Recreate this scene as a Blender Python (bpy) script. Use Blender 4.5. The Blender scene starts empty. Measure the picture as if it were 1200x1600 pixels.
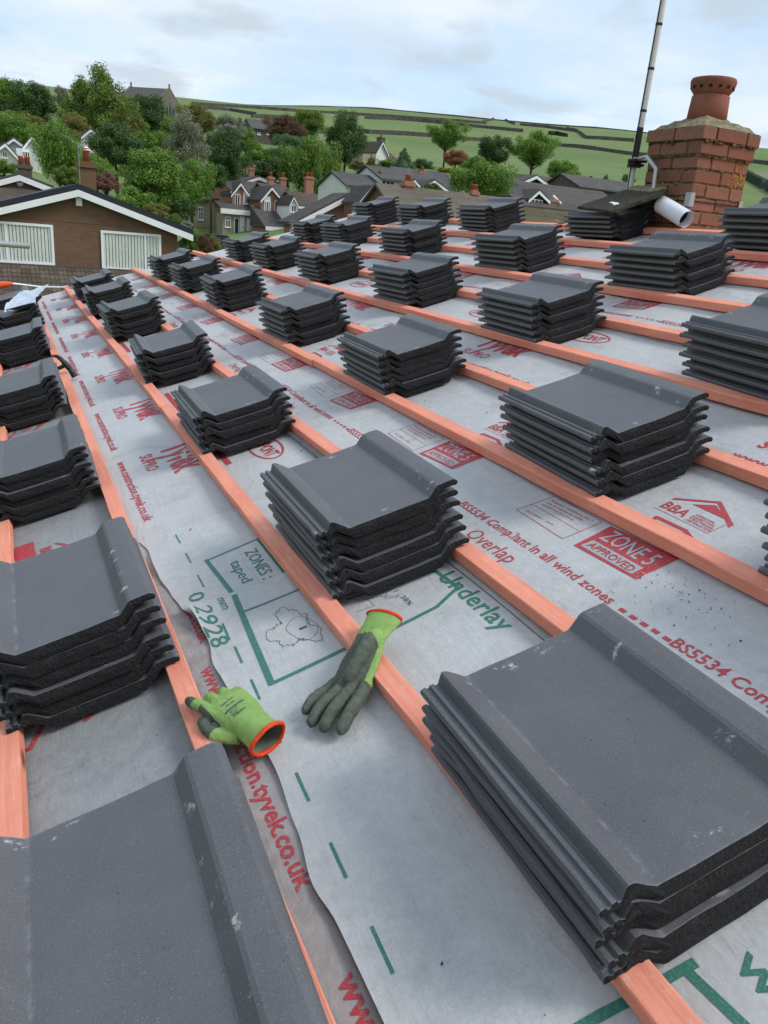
import bpy, bmesh, math, random
from mathutils import Vector, Matrix, noise, Euler
random.seed(7)
sc = bpy.context.scene
col = sc.collection
R_ = math.radians

# ------------------------------------------------------------------ frames
TH = R_(17.1186)                                   # roof pitch
CT, ST = math.cos(TH), math.sin(TH)
# roof axes: v up the slope (world +X and up), u along the battens (world +Y), n out of the roof
ROOF = Matrix(((CT, 0, -ST, 0), (0, 1, 0, 0), (ST, 0, CT, 0), (0, 0, 0, 1)))
CAM = Vector((-0.596, 0.0, 0.758))
G = 0.345                                          # batten gauge
FPX = 1215.9                                       # focal length in pixels of the 1200x1600 photograph
RC = Matrix(((0.8869112531419473, -0.4222371363690813, -0.18736122790219595),
             (-0.3461403172793609, -0.3388705322984606, -0.8748449251687418),
             (0.30590081693896254, 0.8407630837581984, -0.44670138480362914)))
RW = RC @ ROOF.to_3x3().transposed()               # world -> camera (x right, y down, z forward)

# ------------------------------------------------------------------ camera
cd = bpy.data.cameras.new('camera')
cam = bpy.data.objects.new('camera', cd); col.objects.link(cam)
cd.sensor_fit = 'VERTICAL'; cd.sensor_height = 36.0
cd.lens = 36.0 * FPX / 1600.0
cd.clip_start = 0.02; cd.clip_end = 6000
rx, ry, rz = Vector(RW[0]), -Vector(RW[1]), -Vector(RW[2])
cam.matrix_world = Matrix(((rx.x, ry.x, rz.x, CAM.x), (rx.y, ry.y, rz.y, CAM.y), (rx.z, ry.z, rz.z, CAM.z), (0, 0, 0, 1)))
sc.camera = cam

# ------------------------------------------------------------------ light and exposure
SUN_EL, SUN_AZ = R_(50), R_(128)                    # azimuth clockwise from +Y
wd = bpy.data.worlds.new('World'); sc.world = wd; wd.use_nodes = True
nt = wd.node_tree; nt.nodes.clear()
def wn(t, **k):
    n = nt.nodes.new(t)
    for a, b in k.items(): setattr(n, a, b)
    return n
wo = wn('ShaderNodeOutputWorld'); bg = wn('ShaderNodeBackground'); bg.inputs['Strength'].default_value = 0.15
sky = wn('ShaderNodeTexSky', sky_type='NISHITA', sun_disc=False); sky.sun_elevation = SUN_EL; sky.sun_rotation = SUN_AZ
tc = wn('ShaderNodeTexCoord'); sep = wn('ShaderNodeSeparateXYZ'); nt.links.new(tc.outputs['Generated'], sep.inputs[0])
def wmath(op, a, b=None):
    m = wn('ShaderNodeMath', operation=op)
    for i, v in enumerate((a, b)):
        if v is None: continue
        if isinstance(v, (int, float)): m.inputs[i].default_value = v
        else: nt.links.new(v, m.inputs[i])
    return m.outputs[0]
zz = wmath('ADD', wmath('MAXIMUM', sep.outputs[2], 0.0), 0.16)
cx, cy = wmath('DIVIDE', sep.outputs[0], zz), wmath('DIVIDE', sep.outputs[1], zz)
cmb = wn('ShaderNodeCombineXYZ'); nt.links.new(cx, cmb.inputs[0]); nt.links.new(cy, cmb.inputs[1])
def wnoise(scale, detail, rough, off):
    mp = wn('ShaderNodeMapping'); mp.inputs['Location'].default_value = off; nt.links.new(cmb.outputs[0], mp.inputs[0])
    n = wn('ShaderNodeTexNoise'); n.inputs['Scale'].default_value = scale; n.inputs['Detail'].default_value = detail
    n.inputs['Roughness'].default_value = rough; nt.links.new(mp.outputs[0], n.inputs['Vector']); return n.outputs['Fac']
def wramp(fac, stops):
    r = wn('ShaderNodeValToRGB'); e = r.color_ramp.elements
    while len(e) < len(stops): e.new(0.5)
    for i, (p, c) in enumerate(stops): e[i].position = p; e[i].color = c
    nt.links.new(fac, r.inputs[0]); return r.outputs[0]
def wmix(f, a, b):
    m = wn('ShaderNodeMix', data_type='RGBA'); nt.links.new(f, m.inputs[0])
    for s, v in ((6, a), (7, b)):
        if isinstance(v, tuple): m.inputs[s].default_value = v
        else: nt.links.new(v, m.inputs[s])
    return m.outputs[2]
K = 4.55
cloudcol = wramp(wnoise(1.1, 6, 0.55, (3.1, 1.7, 0)), [(0.32, (.60*K, .735*K, .87*K, 1)), (0.47, (.73*K, .85*K, .97*K, 1)), (0.66, (.93*K, .97*K, 1.01*K, 1))])
cover = wramp(wnoise(0.75, 6, 0.6, (0.4, 5.2, 0)), [(0.38, (.30, .30, .30, 1)), (0.58, (1, 1, 1, 1))])
bluesky = wmix(wmath('ADD', 0.0, 0.55), sky.outputs[0], (.44*K, .68*K, 1.0*K, 1))
base = wmix(cover, bluesky, cloudcol)
puff = wramp(wnoise(2.6, 5, 0.5, (7.3, 2.2, 0)), [(0.53, (0, 0, 0, 1)), (0.66, (.7, .7, .7, 1))])
base = wmix(puff, base, (.56*K, .64*K, .71*K, 1))
nt.links.new(base, bg.inputs['Color']); nt.links.new(bg.outputs[0], wo.inputs[0])

sl = bpy.data.lights.new('sun', 'SUN'); sl.energy = 1.5; sl.angle = R_(22); sl.color = (1.0, .965, .92)
so = bpy.data.objects.new('sun', sl); col.objects.link(so)
sdir = Vector((math.sin(SUN_AZ) * math.cos(SUN_EL), math.cos(SUN_AZ) * math.cos(SUN_EL), math.sin(SUN_EL)))
so.rotation_euler = sdir.to_track_quat('Z', 'Y').to_euler()
vs = sc.view_settings
sc.display_settings.display_device = 'sRGB'
vs.view_transform = 'Standard'; vs.look = 'None'; vs.exposure = 0.60; vs.gamma = 1.0; vs.use_curve_mapping = False

# ------------------------------------------------------------------ helpers
def tag(o, label=None, cat=None, group=None, kind=None):
    if label: o['label'] = label
    if cat: o['category'] = cat
    if group: o['group'] = group
    if kind or cat: o['kind'] = kind or 'thing'
    return o
def empty(name, mw, label=None, cat=None, group=None):
    o = bpy.data.objects.new(name, None); col.objects.link(o); o.matrix_world = mw; o.empty_display_size = .1
    return tag(o, label, cat, group)
class MB:
    def __init__(s): s.v, s.f, s.m, s.sm = [], [], [], []
    def add(s, vs_, fs, mi=0, sm=False):
        o = len(s.v); s.v += [tuple(p) for p in vs_]
        for f in fs: s.f.append(tuple(i + o for i in f)); s.m.append(mi); s.sm.append(sm)
    def box(s, a, b, mi=0):
        x0, y0, z0 = a; x1, y1, z1 = b
        s.add([(x0,y0,z0),(x1,y0,z0),(x1,y1,z0),(x0,y1,z0),(x0,y0,z1),(x1,y0,z1),(x1,y1,z1),(x0,y1,z1)],
              [(3,2,1,0),(4,5,6,7),(0,1,5,4),(1,2,6,5),(2,3,7,6),(3,0,4,7)], mi)
    def prism(s, poly, dvec, mi=0):                 # closed polygon (3D points) pushed along dvec
        n = len(poly); d = Vector(dvec); P = [Vector(p) for p in poly]
        nn = Vector((0, 0, 0))
        for i in range(n): nn += (P[i] - P[0]).cross(P[(i + 1) % n] - P[0])
        vs_ = P + [p + d for p in P]
        fl = nn.dot(d) > 0
        fs = [tuple(range(n)), tuple(range(2 * n - 1, n - 1, -1))] + [(i, i + n, (i + 1) % n + n, (i + 1) % n) for i in range(n)]
        if fl: fs = [tuple(reversed(f)) for f in fs]
        s.add(vs_, fs, mi)
    def tube(s, pts, rad, seg=10, mi=0, cap=True, sm=True, squash=1.0, ref=(0, 0, 1)):
        pts = [Vector(p) for p in pts]; n = len(pts)
        if not isinstance(rad, (list, tuple)): rad = [rad] * n
        rings = []
        for i, p in enumerate(pts):
            t = (pts[min(i + 1, n - 1)] - pts[max(i - 1, 0)]).normalized()
            a = Vector(ref).cross(t)
            if a.length < 1e-4: a = Vector((1, 0, 0)).cross(t)
            a.normalize(); b = t.cross(a)
            rings.append([p + a * (rad[i] * math.cos(2*math.pi*k/seg)) + b * (rad[i] * squash * math.sin(2*math.pi*k/seg)) for k in range(seg)])
        vs_ = [q for r in rings for q in r]; fs = []
        for i in range(n - 1):
            for k in range(seg):
                k2 = (k + 1) % seg
                fs.append((i*seg + k, i*seg + k2, (i+1)*seg + k2, (i+1)*seg + k))
        s.add(vs_, fs, mi, sm)
        if cap:
            s.add(rings[0], [tuple(range(seg - 1, -1, -1))], mi); s.add(rings[-1], [tuple(range(seg))], mi)
    def lathe(s, prof, seg=24, c=(0, 0, 0), mi=0, sm=True):
        vs_ = []; fs = []
        for r, z in prof:
            for k in range(seg): a = 2*math.pi*k/seg; vs_.append((c[0] + r*math.cos(a), c[1] + r*math.sin(a), c[2] + z))
        for i in range(len(prof) - 1):
            for k in range(seg):
                k2 = (k + 1) % seg; fs.append((i*seg + k, i*seg + k2, (i+1)*seg + k2, (i+1)*seg + k))
        s.add(vs_, fs, mi, sm)
    def mesh(s, name, mats):
        me = bpy.data.meshes.new(name); me.from_pydata(s.v, [], s.f)
        for m in (mats if isinstance(mats, (list, tuple)) else [mats]): me.materials.append(m)
        if any(s.m): me.polygons.foreach_set('material_index', s.m)
        if any(s.sm): me.polygons.foreach_set('use_smooth', s.sm)
        me.update(); return me
    def build(s, name, mats, parent=None, mw=None):
        return link(name, s.mesh(name, mats), parent, mw)
def link(name, me, parent=None, mw=None):
    o = bpy.data.objects.new(name, me); col.objects.link(o)
    if parent: o.parent = parent
    if mw is not None:
        if parent: o.matrix_local = mw
        else: o.matrix_world = mw
    return o
def T(x, y, z): return Matrix.Translation((x, y, z))
def RZ(a): return Matrix.Rotation(a, 4, 'Z')

# ------------------------------------------------------------------ materials
class NM:                                          # small node helper
    def __init__(s, name):
        s.mat = bpy.data.materials.new(name); s.mat.use_nodes = True; s.t = s.mat.node_tree
        s.b = s.t.nodes['Principled BSDF']; s.tc = s.n('ShaderNodeTexCoord')
    def n(s, t, **k):
        x = s.t.nodes.new(t)
        for a, b in k.items(): setattr(x, a, b)
        return x
    def set(s, node, key, v):
        i = node.inputs[key]
        if hasattr(v, 'is_linked') or hasattr(v, 'links'): s.t.links.new(v, i)
        else: i.default_value = v
    def coord(s, kind='Object', scale=(1, 1, 1), loc=(0, 0, 0), rot=(0, 0, 0)):
        m = s.n('ShaderNodeMapping'); m.inputs['Scale'].default_value = scale; m.inputs['Location'].default_value = loc
        m.inputs['Rotation'].default_value = rot
        s.t.links.new(s.tc.outputs[kind], m.inputs[0]); return m.outputs[0]
    def noise(s, vec, scale, detail=4, rough=.55, dist=0):
        x = s.n('ShaderNodeTexNoise'); s.set(x, 'Vector', vec); s.set(x, 'Scale', scale); s.set(x, 'Detail', detail)
        s.set(x, 'Roughness', rough); s.set(x, 'Distortion', dist); return x.outputs['Fac']
    def voro(s, vec, scale, feat='F1'):
        x = s.n('ShaderNodeTexVoronoi', feature=feat); s.set(x, 'Vector', vec); s.set(x, 'Scale', scale); return x.outputs['Distance']
    def ramp(s, f, stops, interp='LINEAR'):
        r = s.n('ShaderNodeValToRGB'); e = r.color_ramp.elements; r.color_ramp.interpolation = interp
        while len(e) < len(stops): e.new(.5)
        for i, (p, c) in enumerate(stops):
            e[i].position = p; e[i].color = (c, c, c, 1) if isinstance(c, (int, float)) else (*c, 1)
        s.set(r, 0, f); return r.outputs[0]
    def math(s, op, a, b=0.0, clamp=False):
        m = s.n('ShaderNodeMath', operation=op, use_clamp=clamp); s.set(m, 0, a); s.set(m, 1, b); return m.outputs[0]
    def mix(s, f, a, b, blend='MIX'):
        m = s.n('ShaderNodeMix', data_type='RGBA', blend_type=blend); s.set(m, 0, f)
        for k, v in ((6, a), (7, b)):
            if isinstance(v, tuple): v = (*v[:3], 1)
            s.set(m, k, v)
        return m.outputs[2]
    def rnd(s): return s.n('ShaderNodeObjectInfo').outputs['Random']
    def xyz(s, vec):
        x = s.n('ShaderNodeSeparateXYZ'); s.set(x, 0, vec); return x.outputs
    def bump(s, h, strength, dist=.01, prev=None):
        b = s.n('ShaderNodeBump'); s.set(b, 'Height', h); s.set(b, 'Strength', strength); s.set(b, 'Distance', dist)
        if prev is not None: s.set(b, 'Normal', prev)
        s.set(s.b, 'Normal', b.outputs[0]); return b.outputs[0]
    def fin(s, color, rough=.7, spec=.4, metal=0.0):
        if isinstance(color, tuple): color = (*color[:3], 1)
        s.set(s.b, 'Base Color', color); s.set(s.b, 'Roughness', rough); s.set(s.b, 'Specular IOR Level', spec); s.set(s.b, 'Metallic', metal)
        return s.mat
def plain(name, c, rough=.7, spec=.4, var=.12, scale=6, bump=0.0, bscale=60, metal=0.0):
    m = NM(name); v = m.coord()
    k = m.noise(v, scale, 5)
    lo = tuple(x * (1 - var) for x in c); hi = tuple(min(1, x * (1 + var)) for x in c)
    cc = m.ramp(k, [(.3, lo), (.7, hi)])
    if bump: m.bump(m.noise(v, bscale, 4), bump, .004)
    return m.fin(cc, rough, spec, metal)

def mat_coating():
    m = NM('tile_coating'); v = m.coord(); r = m.rnd()
    off = m.n('ShaderNodeVectorMath', operation='ADD'); m.set(off, 0, v)
    cb = m.n('ShaderNodeCombineXYZ'); m.set(cb, 0, m.math('MULTIPLY', r, 37.0)); m.set(cb, 1, m.math('MULTIPLY', r, 71.0)); m.set(off, 1, cb.outputs[0])
    w = off.outputs[0]
    big = m.noise(w, 7, 5, .6)
    c = m.ramp(big, [(.28, (.082, .080, .087)), (.5, (.100, .098, .105)), (.75, (.118, .116, .122))])
    c = m.mix(m.math('MULTIPLY', r, .55), c, (.062, .062, .068))
    grain = m.noise(w, 420, 3, .6)
    c = m.mix(m.ramp(grain, [(.38, 0.0), (.70, .40)]), c, (.17, .172, .182))
    sp = m.voro(w, 190); big2 = m.noise(w, 13, 2)
    c = m.mix(m.math('MULTIPLY', m.ramp(sp, [(.06, 1.0), (.12, 0.0)]), m.ramp(big2, [(.40, .1), (.58, .85)])), c, (.42, .42, .40))
    pits = m.voro(w, 60)
    c = m.mix(m.math('MULTIPLY', m.ramp(pits, [(.05, 1.0), (.10, 0.0)]), m.ramp(m.noise(w, 9, 2), [(.52, 0.0), (.62, .9)])), c, (.012, .012, .013))
    # chalky handling marks near the ends and along the roll
    x = m.xyz(v)
    end = m.math('MAXIMUM', m.ramp(x[1], [(.004, 0.0), (.012, 1.0), (.022, 1.0), (.034, 0.0)]),
                 m.ramp(m.math('SUBTRACT', .43, x[1]), [(.003, 0.0), (.010, 1.0), (.022, 1.0), (.032, 0.0)]))
    roll = m.math('MULTIPLY', m.ramp(x[0], [(.272, 0.0), (.280, 1.0), (.296, 1.0), (.303, 0.0)]), .8)
    mk = m.math('MAXIMUM', end, roll)
    sm = m.ramp(m.noise(w, 26, 6, .7), [(.595, 0.0), (.65, 1.0)])
    mk = m.math('MULTIPLY', m.math('MULTIPLY', mk, sm), m.ramp(m.noise(w, 90, 3, .6), [(.35, .25), (.6, .95)]))
    c = m.mix(mk, c, (.58, .58, .57))
    cl = m.math('MULTIPLY', m.ramp(x[0], [(.0755, 0.0), (.0775, 1.0), (.0805, 1.0), (.083, 0.0)]), m.ramp(m.noise(w, 30, 5, .7), [(.45, .0), (.70, .42)]))
    c = m.mix(cl, c, (.36, .36, .355))
    ar = m.math('MAXIMUM', m.ramp(x[1], [(.0, 1.0), (.0035, .0)]), m.ramp(m.math('SUBTRACT', .43, x[1]), [(.0, 1.0), (.0035, .0)]))
    c = m.mix(m.math('MULTIPLY', ar, m.ramp(m.noise(w, 70, 4, .7), [(.4, .1), (.65, .7)])), c, (.30, .30, .30))
    dust = m.ramp(m.noise(w, 3.2, 6, .7, 1.2), [(.5, 0.0), (.85, .28)])
    c = m.mix(dust, c, (.19, .195, .20))
    m.bump(m.math('ADD', grain, m.math('MULTIPLY', big, 2.0)), .40, .0016)
    return m.fin(c, m.ramp(big, [(.3, .44), (.7, .60)]), .45)
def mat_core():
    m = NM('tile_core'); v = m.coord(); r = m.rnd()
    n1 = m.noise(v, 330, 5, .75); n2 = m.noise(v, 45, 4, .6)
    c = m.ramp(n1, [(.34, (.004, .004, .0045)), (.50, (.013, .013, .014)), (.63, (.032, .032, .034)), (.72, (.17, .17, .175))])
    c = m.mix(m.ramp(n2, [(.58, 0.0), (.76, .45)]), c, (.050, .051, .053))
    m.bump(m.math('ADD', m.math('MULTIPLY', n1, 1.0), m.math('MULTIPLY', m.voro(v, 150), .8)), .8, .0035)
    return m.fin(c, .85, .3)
def mat_batten():
    m = NM('batten_timber'); v = m.coord('Object', (14, .55, 14)); r = m.rnd()
    off = m.n('ShaderNodeVectorMath', operation='ADD'); m.set(off, 0, v)
    cb = m.n('ShaderNodeCombineXYZ'); m.set(cb, 0, m.math('MULTIPLY', r, 37.0)); m.set(cb, 1, m.math('MULTIPLY', r, 71.0)); m.set(off, 1, cb.outputs[0])
    g = m.noise(off.outputs[0], 6, 6, .6, .6)
    c = m.ramp(g, [(.25, (.76, .24, .145)), (.5, (.87, .325, .21)), (.75, (.89, .40, .28))])
    big = m.noise(m.coord('Object', (2, 2, 2)), 1.3, 4, .6)
    c = m.mix(m.ramp(big, [(.4, 0.0), (.75, .55)]), c, (.66, .20, .15))
    kv = m.coord('Object', (9, 3.2, 9)); k = m.voro(kv, 1.0)
    c = m.mix(m.ramp(k, [(.06, 1.0), (.13, 0.0)]), c, (.22, .075, .03))
    c = m.mix(m.ramp(m.noise(m.coord('Object', (40, 5, 40)), 3, 6, .75), [(.52, 0.0), (.75, .42)]), c, (.55, .165, .10))
    c = m.mix(m.ramp(m.noise(m.coord('Object', (25, 12, 25)), 2, 5, .7), [(.58, 0.0), (.74, .5)]), c, (.86, .60, .46))
    m.bump(m.math('ADD', g, m.noise(m.coord('Object', (160, 14, 160)), 2, 4, .7)), .55, .0016)
    return m.fin(c, .68, .3)
def mat_membrane(name, c0, c1, weave, dirt):
    m = NM(name); v = m.coord()
    n1 = m.noise(v, 2.4, 6, .6, .4); n2 = m.noise(v, 34, 4, .65)
    c = m.ramp(n1, [(.3, c0), (.7, c1)])
    c = m.mix(m.ramp(n2, [(.35, .0), (.68, .5)]), c, tuple(x * 1.18 for x in c1))
    c = m.mix(m.ramp(m.noise(v, 160, 3, .7), [(.45, 0.0), (.7, .30)]), c, tuple(x * .74 for x in c0))
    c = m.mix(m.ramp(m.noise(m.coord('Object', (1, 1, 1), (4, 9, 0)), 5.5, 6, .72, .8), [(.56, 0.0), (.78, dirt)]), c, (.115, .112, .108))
    c = m.mix(m.math('MULTIPLY', m.ramp(m.voro(v, 55), [(.05, 1.0), (.09, 0.0)]), m.ramp(m.noise(v, 3.5, 3), [(.55, 0.0), (.7, .8)])), c, (.03, .03, .03))
    wx = m.n('ShaderNodeTexWave', wave_type='BANDS', bands_direction='X'); m.set(wx, 'Vector', v); m.set(wx, 'Scale', weave); m.set(wx, 'Distortion', .6)
    wy = m.n('ShaderNodeTexWave', wave_type='BANDS', bands_direction='Y'); m.set(wy, 'Vector', v); m.set(wy, 'Scale', weave * .9); m.set(wy, 'Distortion', .6)
    b1 = m.bump(m.math('MULTIPLY', wx.outputs['Fac'], wy.outputs['Fac']), .5, .0007)
    m.bump(m.math('ADD', m.noise(v, 11, 5, .6, 1.0), m.math('MULTIPLY', m.noise(m.coord('Object', (7, 1.4, 1)), 5, 5, .6, .8), 1.0)), .38, .008, b1)
    return m.fin(c, .52, .42)
def mat_ink(name, c):
    m = NM(name); v = m.coord()
    cc = m.mix(m.ramp(m.noise(v, 260, 3, .7), [(.5, 0.0), (.72, .42)]), c, (.36, .36, .37))
    return m.fin(cc, .55, .35)
def mat_brick(name, c1, c2, mortar, scale=1.0, rough=.9):
    m = NM(name); x = m.xyz(m.tc.outputs['Object'])
    cb = m.n('ShaderNodeCombineXYZ'); m.set(cb, 0, m.math('ADD', x[0], x[1])); m.set(cb, 1, x[2])
    b = m.n('ShaderNodeTexBrick'); m.set(b, 'Vector', cb.outputs[0]); m.set(b, 'Scale', 1.0)
    b.inputs['Brick Width'].default_value = .225 * scale; b.inputs['Row Height'].default_value = .075 * scale
    b.inputs['Mortar Size'].default_value = .006 * scale; b.inputs['Bias'].default_value = 0
    m.set(b, 'Color1', (*c1, 1)); m.set(b, 'Color2', (*c2, 1)); m.set(b, 'Mortar', (*mortar, 1))
    c = m.mix(m.ramp(m.noise(m.coord(), .8, 5, .6), [(.35, 0.0), (.75, .4)]), b.outputs['Color'], tuple(t * .62 for t in c1))
    m.bump(b.outputs['Fac'], -.4, .01)
    return m.fin(c, rough, .25)
def mat_rooftile(name, c0, c1, row=.3, ax='y'):
    m = NM(name); v = m.coord(); x = m.xyz(v)
    s = m.math('FRACT', m.math('DIVIDE', x[2], row)); t = m.math('FRACT', m.math('DIVIDE', m.math('ADD', x[0], x[1]), .3))
    c = m.ramp(m.noise(v, 3, 5, .65), [(.3, c0), (.7, c1)])
    c = m.mix(m.ramp(m.noise(v, .5, 3), [(.45, 0.0), (.7, .5)]), c, tuple(q * .7 for q in c0))
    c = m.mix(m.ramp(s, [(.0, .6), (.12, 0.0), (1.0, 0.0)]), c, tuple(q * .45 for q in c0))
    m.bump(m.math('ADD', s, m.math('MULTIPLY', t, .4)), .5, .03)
    return m.fin(c, .85, .25)
def mat_leaf(name, c0, c1, c2, trans=.25):
    m = NM(name); r = m.rnd()
    n = m.noise(m.coord('Object'), .55, 3, .6); g = m.n('ShaderNodeNewGeometry')
    isl = g.outputs['Random Per Island']
    c = m.ramp(m.math('ADD', m.math('MULTIPLY', n, .55), m.math('MULTIPLY', isl, .45)), [(.25, c0), (.5, c1), (.78, c2)])
    m.set(m.b, 'Base Color', c); m.set(m.b, 'Roughness', .6); m.set(m.b, 'Specular IOR Level', .25)
    tr = m.n('ShaderNodeBsdfTranslucent'); m.set(tr, 'Color', c)
    mx = m.n('ShaderNodeMixShader'); m.set(mx, 0, trans); m.t.links.new(m.b.outputs[0], mx.inputs[1]); m.t.links.new(tr.outputs[0], mx.inputs[2])
    m.t.links.new(mx.outputs[0], m.t.nodes['Material Output'].inputs[0])
    return m.mat

MT = {}
MT['coat'] = mat_coating(); MT['core'] = mat_core(); MT['batten'] = mat_batten()
MT['memb'] = mat_membrane('grey_membrane', (.44, .447, .445), (.515, .52, .518), 230, .40)
MT['memb_low'] = mat_membrane('darker_grey_membrane', (.24, .25, .255), (.33, .34, .345), 230, .7)  # darker tone for the strip along the eaves
MT['memb_green'] = mat_membrane('green_print_membrane', (.44, .45, .447), (.505, .514, .51), 170, .25)
def mat_memb_mix():                                # the bare near end of this sheet is scuffed and brownish
    m = NM('part_worn_membrane'); v = m.coord(); x = m.xyz(v); n1 = m.noise(v, 2.4, 6, .6, .4); n2 = m.noise(v, 34, 4, .65)
    a = m.ramp(n1, [(.3, (.435, .441, .44)), (.7, (.51, .515, .513))]); b_ = m.ramp(m.noise(v, 7, 6, .7), [(.32, (.235, .225, .215)), (.55, (.315, .305, .295)), (.72, (.40, .39, .38))])
    f = m.ramp(m.math('ADD', m.math('MULTIPLY', x[1], .25), m.math('MULTIPLY', n1, .10)), [(.50, 1.0), (.60, 0.0)])
    c = m.mix(f, a, b_); c = m.mix(m.ramp(n2, [(.35, .0), (.68, .3)]), c, (.50, .50, .50)); c = m.mix(m.ramp(m.noise(v, 5.5, 6, .72, .8), [(.56, 0.0), (.78, .4)]), c, (.14, .135, .13))
    m.bump(m.math('ADD', m.noise(v, 11, 5, .6, 1.0), m.noise(m.coord('Object', (7, 1.4, 1)), 5, 5, .6, .8)), .4, .008); return m.fin(c, .54, .4)
MT['memb_mix'] = mat_memb_mix()
MT['red'] = mat_ink('red_ink', (.42, .042, .052)); MT['green'] = mat_ink('green_ink', (.035, .17, .125)); MT['dark_ink'] = mat_ink('dark_ink', (.06, .09, .09))
MT['pale_ink'] = mat_ink('pale_print', (.37, .38, .39))
MT['white'] = plain('white_paint', (.84, .84, .83), .5, .4, .06, 2)
MT['white_roll'] = plain('white_roll', (.74, .76, .80), .5, .4, .05, 9, .15, 30)
MT['glass'] = NM('dark_glass').fin((.035, .045, .05), .08, .6)
MT['black'] = plain('black_void', (.012, .012, .013), .8, .2)
MT['brown_brick'] = mat_brick('brown_brick', (.160, .088, .052), (.195, .110, .066), (.18, .125, .09))
MT['red_brick'] = mat_brick('red_brick', (.36, .155, .10), (.43, .195, .125), (.34, .28, .23))
MT['stone'] = mat_brick('stone_blocks', (.33, .285, .20), (.43, .375, .27), (.28, .25, .19), 1.6)
MT['church_stone'] = mat_brick('church_stone', (.15, .135, .105), (.20, .18, .14), (.13, .12, .10), 1.6)
MT['dark_stone'] = mat_brick('dark_stone_blocks', (.10, .088, .07), (.145, .125, .10), (.07, .06, .05), 1.6)
MT['render'] = plain('white_render', (.70, .69, .64), .85, .3, .06, 1)
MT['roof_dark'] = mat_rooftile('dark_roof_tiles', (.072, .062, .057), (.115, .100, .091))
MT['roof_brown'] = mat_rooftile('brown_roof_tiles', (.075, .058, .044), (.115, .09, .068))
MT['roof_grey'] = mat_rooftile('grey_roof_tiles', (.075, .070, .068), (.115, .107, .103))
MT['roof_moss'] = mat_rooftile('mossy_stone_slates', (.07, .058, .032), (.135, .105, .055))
MT['verge'] = plain('dark_verge', (.018, .022, .03), .6, .35)
MT['metal'] = plain('galvanised_tube', (.42, .44, .43), .42, .5, .1, 12, .1, 40, .5)
MT['dark_metal'] = plain('dark_steel', (.03, .031, .034), .45, .5, .2, 30, .2, 90, .6)
MT['orange'] = plain('orange_plastic', (.80, .10, .02), .4, .5, .05)

# ------------------------------------------------------------------ camera rays (pixel of the photograph + true distance -> place)
def ray(px, py):
    d = Vector(((px - 600) / FPX, (py - 800) / FPX, 1.0)); return RW.transposed() @ d
def at(px, py, D):                                  # point at horizontal range D
    r = ray(px, py); return CAM + r * (D / math.hypot(r.x, r.y))

# ------------------------------------------------------------------ terrain
AZ = [-6, 0, 12, 25, 38, 50, 60]
TR = [(0, [-2.9]*7), (20, [-2.7]*7), (31, [-2.3, -2.2, -2.3, -2.4, -2.4, -2.4, -2.4]), (45, [-1.0, -1.2, -1.7, -1.4, -.6, -.6, -.6]),
      (60, [1.9, 1.6, -1.1, .3, 1.4, 1.6, 1.6]), (80, [4.2, 3.8, -.9, 3.2, 4.3, 4.4, 4.4]), (110, [9, 8, 5.5, 7.6, 8.0, 8, 8]),
      (130, [12.5, 12, 10, 10.3, 10.9, 11, 11]), (150, [16.5, 16, 13.7, 12.6, 12.3, 12.2, 12]), (200, [25, 24, 21, 20.6, 20, 19.5, 18.5]),
      (260, [31, 31, 30.5, 30, 29.3, 28.2, 26]), (320, [34, 37, 40.2, 41.3, 40.6, 38.5, 34.5]), (400, [34.6, 40.5, 48.9, 54.0, 52.9, 47.6, 41.2]),
      (430, [35, 41, 49.2, 54.4, 53.2, 47.6, 41]), (520, [33, 39, 47, 52, 51, 45, 39]), (900, [10, 15, 25, 30, 29, 22, 15]), (2500, [-60]*7)]
def lerp_list(xs, x):
    if x <= xs[0]: return 0, 0.0
    for i in range(len(xs) - 1):
        if x <= xs[i + 1]:
            t = (x - xs[i]) / (xs[i + 1] - xs[i]); return i, t
    return len(xs) - 2, 1.0
RR = [t[0] for t in TR]
def terr(x, y):
    dx, dy = x - CAM.x, y - CAM.y
    r = math.hypot(dx, dy); a = math.degrees(math.atan2(dx, dy))
    if a > 60: a = 60 if a < 150 else -6
    if a < -6: a = -6
    i, t = lerp_list(AZ, a); t = t*t*(3 - 2*t)
    j, s = lerp_list(RR, r)
    z = (TR[j][1][i]*(1-t) + TR[j][1][i+1]*t)*(1-s) + (TR[j+1][1][i]*(1-t) + TR[j+1][1][i+1]*t)*s
    if r > 25: z += .35 * min(1, (r - 25)/80) * noise.noise((x*.02, y*.02, 0))
    return z
def ground_hit(px, py, d0=40, d1=440):              # where a line of sight meets the hillside
    D = d0
    while D < d1:
        p = at(px, py, D)
        if p.z < terr(p.x, p.y): return p
        D += 1.0
    return at(px, py, d1)
mb = MB(); rs = [4]
while rs[-1] < 2400: rs.append(rs[-1] * 1.055 + .3)
NA = 240
vs_ = [(CAM.x, CAM.y, terr(CAM.x, CAM.y))]; fs = []
for r in rs:
    for k in range(NA):
        a = 2*math.pi*k/NA; x, y = CAM.x + r*math.sin(a), CAM.y + r*math.cos(a); vs_.append((x, y, terr(x, y)))
for k in range(NA): fs.append((0, 1 + (k+1) % NA, 1 + k))
for i in range(len(rs) - 1):
    for k in range(NA):
        k2 = (k+1) % NA; fs.append((1+i*NA+k, 1+i*NA+k2, 1+(i+1)*NA+k2, 1+(i+1)*NA+k))
mb.add(vs_, fs, 0, True)
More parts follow.
